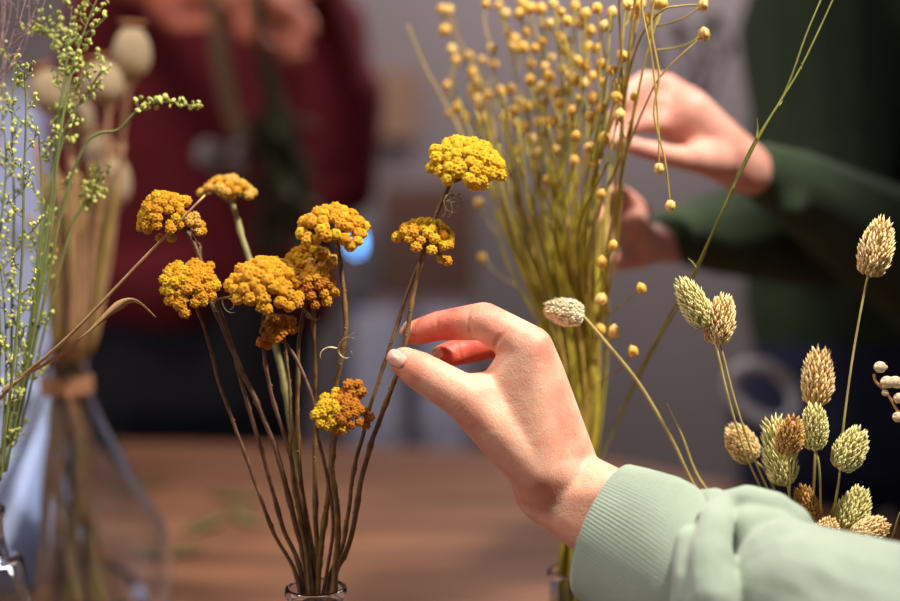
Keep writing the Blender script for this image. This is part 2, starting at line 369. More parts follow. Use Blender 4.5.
# ------------------------------------------------------------------ yellow yarrow
def floret_mesh(name, r, m, seed, small=1.0, n=15):
    q = random.Random(seed); b = MB()
    b.ball((0, 0, 0), r, 12, 8, (1, 1, .92))
    for i in range(n):                               # tiny tubular flowers packed on the button
        z = 1 - (i+.5)/n*1.15; a = i*2.39996; s = math.sqrt(max(0, 1-z*z))
        v = Vector((s*math.cos(a), s*math.sin(a), z*.92))
        b.ball(v*r*(.9 if small == 1 else .8), r*(.26+.05*q.random())*small, 6, 4)
    me = b.build(name, m); d = me.data; bpy.data.objects.remove(me); return d
FL = {}
for k, mk in (('y', 'yel'), ('b', 'yel2'), ('o', 'yelb'), ('p', 'yelp')):
    FL[k] = [floret_mesh('floret', 1.0, M[mk], i*7+3) for i in range(3)]
for k, mk in (('Y', 'yel'), ('B', 'yel2')):                # smoother, still-closed buttons
    FL[k] = [floret_mesh('floret', 1.0, M[mk], i*5+2, 1.12, 8) for i in range(3)]
def yarrow(label, cx, cy, d, Rp, Hp, tilt, toward, n, kinds, stem, fr=4.6, smat='ystem', sr=2.3, extra=None, flat=1.0, curls=(), bias=None, seed=0):
    q = random.Random(seed*13+5)
    base = Vector((VY.x, VY.y, TZ+.012)); t = thing('dried_yarrow', base, label, 'dried flower', 'golden yarrow stems in the bottle')
    ax = Vector((math.sin(R(tilt))*math.cos(R(toward)), -math.sin(R(toward)), math.cos(R(tilt))*math.cos(R(toward)))).normalized()
    rot = axis_rot(ax); c = P(cx, cy, d); Rm, Hm = S(Rp, d), S(Hp, d)
    tip = c - ax*(Hm*.5 + Rm*.55)
    top = P(stem[0][0], stem[0][1], stem[0][2] if len(stem[0]) > 2 else d)
    pth = [P(s[0], s[1], (s[2] if len(s) > 2 else d)) for s in stem]
    end = Vector((VY.x + (q.random()-.5)*.03, VY.y + (q.random()-.5)*.03, TZ+.012))
    neck = pth[-1].copy()
    dv = neck - Vector((VY.x, VY.y, neck.z))
    if dv.length > .013: neck = Vector((VY.x, VY.y, neck.z)) + dv*(.013/dv.length)
    pth[-1] = neck; pth.append(end)
    path = wob(smoothpath(pth, 7), .0007, seed, 60)
    path = [top*1.0] + path[1:]
    nn = len(path); rr = [S(sr)*(.8+.35*i/nn) for i in range(nn)]
    for i in range(4, nn, 6): rr[i] *= 1.3
    b = MB(); b.tube(path, rr, 8)
    for i in range(3, nn-8, 5):                      # leaf scars
        a = q.random()*6.28; b.ball(path[i] + Vector((math.cos(a), math.sin(a), 0))*rr[i], S(1.2), 6, 4)
    b.build('stem', M[smat], t)
    # head: branching pedicels, with the florets as its parts
    b = MB(); fl = []
    for i in range(n):
        r_ = math.sqrt((i+.5)/n); a = i*2.39996 + seed
        r_ *= 1 + (q.random()-.5)*.2; a += (q.random()-.5)*.25
        lx, ly = r_*math.cos(a)*Rm, r_*math.sin(a)*Rm*flat
        lz = Hm*(.5 - r_*r_*1.0) + (q.random()-.5)*S(3)
        fl.append((c + rot @ Vector((lx, ly, lz)), (rot @ Vector((lx/Rm*.8, ly/Rm*.8, 1))).normalized()))
    for e in (extra or []):
        p = P(e[0], e[1], e[2]); fl.append((p, (p-c).normalized()*.6 + ax))
    nb = max(4, n//7); br = []
    for i in range(nb):
        a = i*6.283/nb; p = c + rot @ Vector((math.cos(a)*Rm*.5, math.sin(a)*Rm*.5*flat, -Hm*.35)); br.append(p)
        b.tube(smoothpath([top, top.lerp(p, .5) - ax*S(1.5), p], 3), [S(1.7), S(1.5), S(1.3), S(1.2), S(1.1), S(1), S(1)], 5)
    for p, nrm in fl:
        o = min(br, key=lambda v: (v-p).length)
        b.tube([o, p - nrm*S(fr)*.6], [S(1.1), S(.9)], 5)
        b.ball(p - nrm*S(fr)*.45, S(fr)*.62, 7, 4, mi=1)
    hd = b.build('flower_head', [M[smat], M['bract']], t, loc=c)
    for p, nrm in fl:
        s = S(fr)*(.98+.34*q.random())
        if bias:
            u = ((p-c).dot(RT))/Rm; k = bias[0] if u < bias[1] + (q.random()-.5)*.5 else bias[2]
        else: k = q.choice(kinds)
        f = bpy.data.objects.new('floret', q.choice(FL[k])); COL.objects.link(f); f.parent = hd
        f.location = p - c; f.scale = (s, s, s*(.9+.2*q.random()))
        f.rotation_euler = (Vector(nrm) + Vector((q.random()-.5, q.random()-.5, q.random()-.5))*.3).to_track_quat('Z', 'Y').to_euler()
    for (x, y, dd, ln) in curls:                     # curled dry leaves on the stem
        b = MB(); o = P(x, y, dd)
        for k in range(4):
            a0 = q.random()*6.28; pp = [o.copy()]; dirv = Vector((math.cos(a0), -.3, math.sin(a0))).normalized(); ang = (q.random()-.5)*1.6
            for j in range(7):
                dirv = Matrix.Rotation(ang*(.25+.12*j), 3, 'Y') @ dirv; pp.append(pp[-1] + dirv*S(ln)/7)
            b.tube(smoothpath(pp, 2), [S(1.4)*(1-.055*j) for j in range(15)], 5, flat=.5)
        b.build('curled_leaf', M['curl'], t, loc=o)
    return t
yarrow('golden yarrow leaning furthest to the left, domed head tipped sideways above the long straw', 160, 208, .800, 27, 22, -22, 30, 52, 'yyyb',
       [(182,224,.808),(196,248,.808),(216,300,.806),(237,360,.806),(257,402,.808),(276,450,.812),(294,520,.82),(308,596,.828)], fr=4.3, sr=2.7, seed=1)
yarrow('small side yarrow head half hidden behind the leftmost domed one', 188, 222, .815, 18, 12, 15, -5, 20, 'yyp',
       [(200,246,.815),(206,290,.812),(232,350,.812),(246,400,.814),(262,450,.818),(280,520,.824),(300,596,.83)], fr=4.2, sr=2.2, extra=[(148,230,.815),(160,238,.815),(172,238,.815)], seed=2)
yarrow('golden yarrow facing forward directly below the two leftmost heads, left-hand stem', 188, 283, .795, 29, 14, 5, 58, 42, 'yyyb',
       [(193,300,.802),(206,332,.803),(222,392,.805),(242,445,.81),(270,525,.82),(297,596,.826)], fr=4.9, sr=1.9, curls=[(222,298,.8,24)], seed=3, flat=.95)
yarrow('pale soft yarrow head on the thick pale green stem, furthest back', 228, 187, .865, 27, 15, 3, 4, 26, 'ppy',
       [(232,202,.865),(248,255,.862),(268,320,.855),(283,380,.85),(293,440,.845),(303,520,.838),(312,596,.832)], fr=5.0, smat='ystemg', sr=3.6, seed=4)
yarrow('largest yarrow head, broad and orange yellow, facing forward at the middle of the bunch', 268, 280, .79, 39, 22, 14, 40, 52, 'YYYy',
       [(266,302,.80),(263,345,.80),(271,392,.805),(286,440,.81),(300,500,.818),(314,596,.828)], fr=5.9, sr=2.2, seed=5, flat=.92)
yarrow('yarrow head peeping over the back of the largest one, seen side on', 312, 257, .825, 26, 17, 5, 8, 26, 'yypb',
       [(306,300,.82),(298,350,.815),(298,420,.815),(301,480,.82),(318,596,.834)], fr=4.8, smat='ystem2', seed=6)
yarrow('dark orange yarrow head tucked against the right side of the largest one', 317, 281, .80, 21, 22, 20, 30, 34, 'ooyy',
       [(313,306,.812),(315,350,.812),(316,420,.812),(315,490,.816),(318,596,.836)], fr=4.8, smat='ystem2', sr=2.6, seed=7, curls=[(312,318,.81,12)])
yarrow('small shrunken brown yarrow head hanging just under the largest one', 276, 328, .80, 16, 18, -18, 20, 14, 'o',
       [(285,342,.802),(288,375,.803),(291,420,.806),(293,480,.815),(310,596,.822)], fr=5.2, smat='ystem2', sr=1.9, seed=8, extra=[(262,342,.8),(268,345,.8),(290,322,.8)])
yarrow('golden yarrow with a rounded drooping head in front of the blue light', 333, 221, .80, 35, 24, 4, 22, 48, 'YYyB',
       [(338,244,.804),(343,285,.802),(345,335,.802),(336,385,.806),(333,430,.812),(330,480,.816),(322,540,.822),(318,598,.826)], fr=5.2, smat='ystem2', sr=2.8, seed=9, curls=[(338,349,.797,26)],
       extra=[(308,236,.79),(316,240,.79),(350,246,.79),(344,240,.79)])
yarrow('lowest yarrow head, flat and ragged, bright on one side and brown on the other', 340, 410, .785, 25, 10, 0, 62, 30, 'y',
       [(338,424,.79),(333,446,.795),(333,475,.80),(338,525,.81),(334,598,.822)], fr=4.6, smat='ystem2', sr=3.0, seed=10, bias=('b', -.05, 'o'), flat=.8,
       extra=[(349,385,.79),(358,384,.79),(352,393,.79),(361,392,.79),(363,411,.79),(369,417,.79),(366,425,.79),(342,429,.783),(316,415,.783),(321,423,.783)])
b_extra = yarrow('yellow yarrow head just in front of the hand-held stem, shorter of the two pinched ones', 425, 232, .80, 31, 20, 4, 14, 42, 'bbyy',
       [(425,247,.80),(405,300,.80),(389,350,.80),(370,408,.804),(354,470,.81),(344,540,.82),(330,598,.834)], fr=4.4, smat='ystem2', sr=2.1, seed=11, extra=[(447,261,.80),(441,259,.80)])
yarrow('tallest and brightest yarrow head, on the stem pinched between finger and thumb', 467, 157, .795, 37, 20, 10, 36, 56, 'BBb',
       [(450,183,.796),(438,212,.797),(424,250,.797),(412,300,.796),(407,335,.7952),(399,368,.7965),(380,418,.802),(364,470,.808),(349,545,.818),(334,598,.83)], fr=5.7, smat='ystem2', sr=2.5, seed=12,
       curls=[(446,196,.793,26), (444,201,.793,18)], extra=[(474,184,.79),(483,184,.79),(476,178,.79),(485,178,.79)])
# bare stem among the yarrow
t = thing('bare_stem', VY + Vector((.004,.004,.012)), 'bare curving brown stem without a flower crossing the middle of the yarrow bunch', 'stem')
b = MB(); b.tube(wob(pxpath([(285,342,.803),(298,363,.803),(312,398,.80),(319,438,.805),(327,475,.808),(333,530,.818),(322,598,.828)], sub=6) + [VY + Vector((.004, .004, .012))], .0006, 3), S(1.9), 7); b.build('stalk', M['ystem'], t)

# ------------------------------------------------------------------ long straw with its leaf, in the left jar
t = thing('straw_stalk', VL + Vector((0, 0, .01)), 'long thin straw-coloured stalk slanting up behind the left yarrow heads', 'dried grass')
b = MB(); pp = pxpath([(205,195,.793),(140,262,.793),(70,335,.80),(15,383,.82),(-8,410,.845),(-12,440,.872)]) + [VL + Vector((0, 0, .01))]
b.tube(pp, [S(1.1+min(1.0, i*.05)) for i in range(len(pp))], 7); b.build('stalk', M['straw'], t)
b = MB(); pl = pxpath([(2,392,.815),(22,378,.80),(62,354,.79),(92,328,.785),(118,306,.78),(136,301,.78),(156,317,.782)], sub=6)
wd = [1,3,4.2,4.8,5,5,5,4.8,4.4,4,3.6,3.2,3.3,3.7,4.2,4.8,5,4.6,4.2,3.6,3.2,3,3,3.2,3.4,3.2,3,2.8,2.6,2.6,2.8,2.8,2.6,2.2,1.8,1.2,.5]
tw = []; 
for i, p in enumerate(pl):
    tdir = (pl[min(i+1,len(pl)-1)] - pl[max(i-1,0)]).normalized(); up = tdir.cross(FWD).normalized()
    a = .3 + 1.5*math.sin(i/len(pl)*5.2); side = (up*math.cos(a) + FWD*math.sin(a)); nn_ = tdir.cross(side)
    wv = S(wd[min(i, len(wd)-1)])*1.35; tw.append([p + side*wv, p + nn_*S(.9), p - side*wv, p - nn_*S(.3)])
b.rings(tw, cap0=True, cap1=True); b.build('leaf', M['straw'], t)

# ------------------------------------------------------------------ canary grass
def spike_mesh(mb, base, ax, L, W, q, dens=1.0, point=1.0):
    rot = axis_rot(ax); rows = int(19*dens); 
    def rad(u): return W*.5*(math.sin(math.pi*min(1, (.10+u*.885)**.85))**.66)
    rr = []
    for i in range(9):
        u = i/8; r = rad(u)*.78 if 0 < i < 8 else W*.06
        rr.append([base + rot @ Vector((r*math.cos(a*math.pi/5), r*math.sin(a*math.pi/5), u*L*.93)) for a in range(10)])
    mb.rings(rr, cap0=True, cap1=True)
    for i in range(rows):
        u = (i+.3)/rows; r = rad(u); cnt = max(5, int(19*dens*(r/(W*.5))+.5))
        for k in range(cnt):
            a = 2*math.pi*(k + .5*(i % 2) + (q.random()-.5)*.35)/cnt
            o = Vector((math.cos(a)*r*.66, math.sin(a)*r*.66, u*L*.93))
            dirv = Vector((math.cos(a)*(.72-.45*u), math.sin(a)*(.72-.45*u), 1)) + Vector((q.random()-.5, q.random()-.5, 0))*.38
            dirv.normalize(); ln = L*(.17+.06*q.random())*point; wv = W*.058
            out = Vector((math.cos(a), math.sin(a), 0)); sd = Vector((-math.sin(a), math.cos(a), 0))
            m_ = o + dirv*ln*.45 + out*wv*.9
            vs = [o, m_ + sd*wv, m_ + out*wv*.7, m_ - sd*wv, o + dirv*ln*.45 - out*wv*.2, o + dirv*ln + out*wv*.5]
            mb.add([base + rot @ v for v in vs], [(0,1,2),(0,2,3),(0,4,1),(0,3,4),(5,2,1),(5,3,2),(5,1,4),(5,4,3)])
def canary(label, cx, cy, d, L, W, tilt, toward, m, stem, seed, name='canary_grass', cat='dried grass', neckx=None, sr=1.15):
    q = random.Random(seed)
    ax = Vector((math.sin(R(tilt))*math.cos(R(toward)), -math.sin(R(toward)), math.cos(R(tilt))*math.cos(R(toward)))).normalized()
    Lm, Wm = S(L, d), S(W, d); c = P(cx, cy, d); base = c - ax*Lm*.5
    end = VG + Vector(((q.random()-.5)*.04, (q.random()-.5)*.04, .008))
    t = thing(name, end, label, cat, 'canary grass stems behind the sleeve')
    neck = VG + Vector(((q.random()-.5)*.026, (q.random()-.5)*.026, .146))
    pth = [base + ax*Lm*.04] + [P(s[0], s[1], s[2] if len(s) > 2 else d) for s in stem] + [neck, end]
    b = MB(); b.tube(smoothpath(pth, 6), S(sr, d), 6); b.build('stem', M['phstem'], t)
    b = MB(); spike_mesh(b, base, ax, Lm, Wm, q, 1.0 if L > 30 else .8); b.build('seed_head', M[m], t, loc=base)
    return t
canary('tall pale canary grass head standing alone, the highest at the right', 876, 249, .80, 58, 32, 9, 8, 'ph2', [(866,284),(853,355),(843,430),(836,500,.82),(818,535,.84)], 1)
canary('slim canary grass head leaning to the left, first of the touching pair', 694, 304, .80, 54, 27, -31, 5, 'ph1', [(714,338),(729,400),(746,455,.81),(770,510,.83)], 2)
canary('upright tan canary grass head, second of the touching pair', 720, 321, .803, 50, 30, 8, 10, 'ph2', [(722,352),(734,398),(753,455,.81),(776,510,.83)], 3)
canary('long upright canary grass head just above the pale green short one', 818, 378, .82, 58, 30, 2, 5, 'ph2', [(816,425,.83),(814,480,.835),(810,530,.845)], 4)
canary('short pale green canary grass head directly beneath the long upright one', 814, 428, .80, 48, 27, -4, 14, 'ph1', [(819,465),(820,520,.82)], 5)
canary('round soft canary grass head furthest left in the low cluster', 742, 444, .84, 42, 32, -32, 10, 'ph2', [(766,472,.84),(782,510,.85)], 6)
canary('longest canary grass head of the low cluster, overlapped by a brown one', 779, 453, .81, 70, 30, -12, 5, 'ph1', [(789,492,.81),(794,530,.83)], 7)
canary('orange brown canary grass head in front of the longest one', 790, 437, .785, 44, 27, 2, 25, 'ph3', [(790,475,.80),(788,520,.82)], 8)
canary('plump pale green canary grass head tipped right above the low pair', 850, 450, .80, 46, 33, 22, 10, 'ph1', [(837,490),(826,535,.83)], 9)
canary('brown canary grass head rising just behind the sleeve fold', 808, 509, .82, 48, 25, -20, 10, 'ph3', [(812,545,.84)], 10)
canary('small tan canary grass head low against the sleeve, beside the brown one', 826, 534, .80, 34, 26, 10, 20, 'ph2', [(818,560,.83)], 11)
canary('plump canary grass head tipped right, upper of the low pair at the sleeve', 853, 511, .81, 48, 32, 20, 5, 'ph1', [(836,550,.83)], 12)
canary('tan canary grass head lying nearly flat, lower of the low pair at the sleeve', 869, 532, .79, 38, 30, 52, 15, 'ph2', [(840,556,.82)], 13)
canary('cream fluffy grass head pointing left on a long arched stem behind the hand', 565, 312, .83, 40, 29, -78, 5, 'ph4', [(604,340,.83),(640,385,.835),(672,440,.84),(700,495,.845),(742,535,.85)], 14, 'bunny_tail_grass', sr=1.7)
# loose blades
def blade(label, pts, wpx, m, end, name='grass_blade'):
    t = thing(name, end, label, 'dried grass'); b = MB(); pp = pxpath(pts, sub=5) + [VG + Vector((.0,.0,.146)), end]
    n = len(pp); b.tube(pp, [S(wpx)*min(1, .15+i/n*2.2) for i in range(n)], 6, flat=.35); b.build('blade', M[m], t)
blade('thin pointed blade leaning beside the arched bunny tail stem', [(667,403,.82),(682,435,.82),(700,480,.83),(740,530,.85)], 2.2, 'phstem', VG + Vector((-.01, .01, .01)))
blade('pale straw stem slanting in at the right picture edge above the sleeve', [(915,480,.80),(899,515,.80),(885,549,.81),(845,560,.84)], 2.0, 'phstem', VG + Vector((.012, -.01, .01)))
# papery buds at the right edge
t = thing('bud_sprig', VG + Vector((.015,.01,.01)), 'reddish sprig with small papery cream buds at the right picture edge', 'dried flower')
b = MB(); b.tube(pxpath([(912,440,.80),(898,412,.80),(886,392,.80),(876,382,.80),(874,374,.80)], sub=5), S(1.4), 6)
b.tube(pxpath([(912,440,.80),(925,500,.80),(900,556,.82),(850,570,.84)], sub=5) + [VG + Vector((.012,.004,.146)), VG + Vector((.015,.01,.01))], S(1.5), 6)
b.build('stem', M['budstem'], t)
for x, y, r in ((880,367,6.5),(887,382,7),(895,382,7),(899,398,6),(898,417,6),(885,393,3.5)):
    q = random.Random(x); b = MB(); c = P(x, y, .80); b.ball(c, S(r)*.95, 14, 9, (1, .9, .92))
    for k in range(6):
        a = k*1.047; b.ball(c + Vector((math.cos(a)*.55, -.3, math.sin(a)*.55))*S(r), S(r)*(.34+.14*q.random()), 8, 6, (1.2, .7, .9))
    b.build('bud', M['bud'], t, loc=c)

# ------------------------------------------------------------------ flax
def pod_data(m, seed):
    b = MB(); n = 20; rr = []
    for i in range(9):
        a = math.pi*(i/8); z = -math.cos(a); s = math.sin(a)
        if i == 0: s = .05
        if i == 8: s = .04; z = 1.22
        rr.append([Vector((s*(1 - .09*(1-abs(math.cos(2.5*k*2*math.pi/n)))*(1 if z > -.6 else 0))*math.cos(2*math.pi*k/n), s*(1-.09*(1-abs(math.cos(2.5*k*2*math.pi/n))))*math.sin(2*math.pi*k/n), z)) for k in range(n)])
    b.rings(rr, cap0=True, cap1=True)
    for k in range(5):
        a = k*1.2566
        b.tube([Vector((0,0,-1.02)), Vector((math.cos(a)*.62, math.sin(a)*.62, -.84)), Vector((math.cos(a)*1.03, math.sin(a)*1.03, -.2))], [.16, .2, .03], 4)
    o = b.build('seed_pod', m); d = o.data; bpy.data.objects.remove(o); return d
PODS = [pod_data(M['ftan'], 1), pod_data(M['ftan'], 2), pod_data(M['ftan2'], 3)]
podlist = [(703,5),(704,34),(647,17),(662,4),(622,56),(634,15),(587,46),(601,64),(612,70),(603,82),(616,97),(635,96),(579,99),(619,85),(620,115),(569,125),(566,50),(585,14),(581,22),(590,31),(567,21),(561,12),(549,24),(559,36),(577,61),(575,6),(585,66),
 (601,194),(532,220),(479,203),(482,257),(613,245),(602,262),(641,288),(601,299),(589,147),(538,152),(533,166),(614,331),(600,329),(633,351),
 (442,9),(449,10),(445,30),(452,49),(456,60),(469,56),(447,85),(482,60),(494,64),(492,48),(499,5),(505,14),(519,14),(508,32),(527,31),(515,39),(518,48),(541,9),(549,23),(542,40),(477,81),(473,90),(477,99),(479,107),(489,95),(500,91),(510,89),(482,119),(465,117),(457,108),(449,114),(472,72),(520,102),(514,111),(527,107),(516,124),(526,127),(532,139),(530,80),(549,76),(551,57),(531,62),(556,120),(549,122),
 (512,46),(523,47),(535,48),(545,66),(540,88),(556,92),(562,68),(570,76),(568,88),(560,104),(573,110),(540,104),(505,118),(538,122),(544,134),(562,138),(576,136),(590,116),(593,98),(596,48),(604,26),(612,12),(597,8),(628,4),(640,5),(655,2),(553,4),(530,8),(522,3),(486,4),(575,80),(583,84),(592,76),(566,40),(602,108),(556,150),(574,160),(604,138),(596,164),(518,150),(507,172),(548,180)]
tips = [(445,8),(456,50),(470,55),(492,46),(500,4),(519,12),(530,6),(541,8),(553,2),(561,10),(575,4),(585,12),(597,6),(612,10),(628,2),(640,3),(662,2),(447,84),(477,78),(510,86),(531,60),(549,74),(566,48),(577,60),(587,44),(603,80),(622,54),(635,94),(620,112),(569,122)]
stalks = []
for i, (x, y) in enumerate(tips):
    u = max(0, min(1, (x-440)/220)); d = 1.02 - .185*u + (rnd.random()-.5)*.03
    s = -.5 + u + (rnd.random()-.5)*.35
    pts_ = [(x, y, d), (x + (578-x)*.25 + rnd.uniform(-8, 8), y + (235-y)*.42, d), (548 + s*78 + 6 + rnd.uniform(-7, 7), 235 + rnd.uniform(-10, 10), d*.5+.465),
            (574 + s*48, 340, .93+(rnd.random()-.5)*.02), (580 + s*30, 430, .93+(rnd.random()-.5)*.02), (574 + s*26, 535, .93)]
    stalks.append([pts_, []])
for (x, y) in podlist:
    best = None
    for k, (pp, lst) in enumerate(stalks):
        for (a, b_) in zip(pp, pp[1:]):
            for w_ in (0, .25, .5, .75):
                sx, sy, sd = (a[j] + (b_[j]-a[j])*w_ for j in range(3))
                if sy < y + 6: continue
                dd = abs(sx-x)*1.5 + abs(sy-(y+28)) + len(lst)*3
                if best is None or dd < best[0]: best = (dd, k, sx, sy, sd)
    if best is None: continue
    stalks[best[1]][1].append((x, y, best[2], best[3], best[4]))
NUM = ['no', 'one', 'two', 'three', 'four', 'five', 'six', 'seven', 'eight', 'nine', 'ten', 'eleven', 'twelve', 'thirteen', 'fourteen', 'fifteen', 'sixteen']
ORD = ['first', 'second', 'third', 'fourth', 'fifth', 'sixth', 'seventh', 'eighth', 'ninth', 'tenth', 'eleventh', 'twelfth', 'thirteenth', 'fourteenth', 'fifteenth', 'sixteenth', 'seventeenth', 'eighteenth', 'nineteenth', 'twentieth'] + ['twenty-' + w_ for w_ in ('first', 'second', 'third', 'fourth', 'fifth', 'sixth', 'seventh', 'eighth', 'ninth')] + ['thirtieth']
for i, (pp, lst) in enumerate(stalks):
    q = random.Random(i+50)
    end = VF + Vector((q.uniform(-.018, .018), q.uniform(-.018, .018), .008))
    x = tips[i][0]; y = tips[i][1]
    hue = 'olive' if i % 3 else 'tan'; rank = sorted(range(len(tips)), key=lambda k: (tips[k][0], tips[k][1])).index(i)
    t = thing('flax_stalk', end, f'{hue} flax stalk with {NUM[len(lst)]} golden pods, its tip {ORD[rank]} from the left of the bunch', 'dried flower', 'flax stalks with golden pods')
    path = [P(*p) for p in pp]; dv = path[-1] - (VF + Vector((0,0,path[-1].z-TZ)))
    if dv.length > .013: path[-1] = VF + Vector((0,0,path[-1].z-TZ)) + dv*(.013/dv.length)
    sp = wob(smoothpath(path + [end], 7), .0035, i, 14)
    b = MB(); b.tube(sp, [S(.8 + 1.0*min(1, j/18), .93) for j in range(len(sp))], 6)
    for (px, py, sx, sy, sd) in lst:
        o = P(sx, sy, sd); c = P(px, py, pp[0][2] + q.uniform(-.012, .012))
        b.tube(smoothpath([o, o.lerp(c, .55) + Vector((q.uniform(-.003, .003), 0, -.003)), c], 3), S(.75, .9), 5)
    b.build('stem', M['fstem' if i % 3 else 'fstem2'], t)
    for (px, py, sx, sy, sd) in lst:
        q2 = random.Random(px*7+py); c = P(px, py, pp[0][2] + q2.uniform(-.012, .012))
        o = bpy.data.objects.new('seed_pod', q2.choice(PODS)); COL.objects.link(o); o.parent = t; o.location = c - end
        s = S(5.3, .93)*q2.uniform(.82, 1.12); o.scale = (s, s, s)
        o.rotation_euler = (q2.uniform(-.7, .7), q2.uniform(-.7, .7), q2.uniform(0, 6))
# bare stems low in the bunch
for i in range(26):
    q = random.Random(i+300); s = -.5 + i/25
    end = VF + Vector((q.uniform(-.018, .018), q.uniform(-.018, .018), .008))
    t = thing('flax_stalk', end, 'bare olive flax stem without pods in the thick of the bunch', 'dried flower', 'bare flax stems in the bunch')
    pp = [P(545 + s*150 + q.uniform(-12, 12), q.uniform(60, 170), .93+q.uniform(-.04, .04)), P(556 + s*98, 235, .93+q.uniform(-.02, .02)), P(574 + s*50, 340, .93), P(580 + s*34, 430, .93+q.uniform(-.015, .015)), VF + Vector((q.uniform(-.012, .012), q.uniform(-.012, .012), .128)), end]
    sp = smoothpath(pp, 6); b = MB(); b.tube(sp, [S(1.0+1.4*min(1, j/12), .93) for j in range(len(sp))], 6); b.build('stem', M['fstem'], t)
# nodding pods on arched stalks over the hand
def nod(label, pts, pods, d, m='fstem2', leaves=()):
    end = VF + Vector((rnd.uniform(-.01, .01), rnd.uniform(-.01, .01), .008)); t = thing('flax_stalk', end, label, 'dried flower')
    neck = VF + Vector((rnd.uniform(-.01, .01), rnd.uniform(-.01, .01), .128))
    pts = [p if k < 3 or len(pts) < 7 else (p[0]+rnd.uniform(-11, 11)*(1 if k < len(pts)-2 else .3),)+tuple(p[1:]) for k, p in enumerate(pts)] if pods else pts
    sp = pxpath(pts, d, 6) + smoothpath([P(*pts[-1]) if len(pts[-1]) > 2 else P(pts[-1][0], pts[-1][1], d), neck, end], 5)[1:]
    b = MB(); b.tube(sp, [S(.8+.5*min(1, j/20), d) for j in range(len(sp))], 6)
    for (a, c) in leaves: b.tube(pxpath([a, ((a[0]+c[0])/2+1, (a[1]+c[1])/2, a[2]), c], sub=3), [S(1.2), S(1.3), S(1.2), S(1), S(.8), S(.5), S(.2)], 5)
    b.build('stem', M[m], t)
    for x, y, dd in pods:
        o = bpy.data.objects.new('seed_pod', PODS[2]); COL.objects.link(o); o.parent = t; o.location = P(x, y, dd) - end
        s = S(5.4, dd); o.scale = (s, s, s); o.rotation_euler = (math.pi + rnd.uniform(-.3, .3), rnd.uniform(-.3, .3), rnd.uniform(0, 6))
nod('flax stalk arching over to a single pod nodding in front of the blurred hand', [(659,165,.82),(658,120,.82),(652,60,.82),(646,10,.82),(637,-22,.82),(627,-6,.83),(623,60,.85),(616,160,.87),(606,260,.90),(592,360,.93),(586,440,.93)], [(659,169,.82)], .82)
nod('flax stalk arching furthest right with the lowest nodding pod', [(670,202,.82),(665,160,.82),(654,115,.82),(649,75,.82),(656,28,.82),(663,-12,.82),(655,-30,.82),(642,-8,.83),(632,80,.85),(612,240,.90),(597,340,.93),(588,440,.93)], [(670,206,.82)], .82)
nod('flax stalk with one pod out on a long straight branch beside the dark green jumper', [(700,38,.83),(668,68,.83),(650,95,.84),(632,170,.87),(612,250,.9),(595,350,.93),(588,440,.93)], [(704,34,.83)], .83)
nod('flax stalk with one pod at the top edge, curling away to the right', [(698,5,.82),(680,6,.82),(660,12,.82),(645,45,.84),(634,110,.86),(615,220,.9),(598,330,.93),(588,440,.93)], [(703,5,.82)], .82)
nod('long bare green stalk slanting from the top right down behind the hand', [(838,-12,.80),(818,32,.80),(796,76,.80),(760,135,.80),(722,212,.81),(694,272,.83),(660,332,.88),(625,402,.93),(600,462,.93)], [], .80, 'green',
    leaves=[((756,140,.80),(757,118,.797)), ((782,98,.80),(788,90,.797)), ((782,98,.80),(779,106,.797)), ((696,268,.82),(688,258,.82)), ((733,190,.805),(736,168,.80)), ((800,70,.80),(801,62,.798))])
nod('second green stalk joining the long slanting one near the top right', [(826,-12,.80),(806,35,.80),(784,94,.802),(750,150,.812),(716,225,.825),(690,285,.85),(656,345,.89),(622,412,.93),(598,465,.93)], [], .80, 'green')
nod('pale stem leaning out on the left side of the flax bunch', [(408,25,.98),(424,65,.98),(446,105,.98),(480,170,.97),(520,260,.95),(560,370,.93),(576,450,.93)], [], .97)

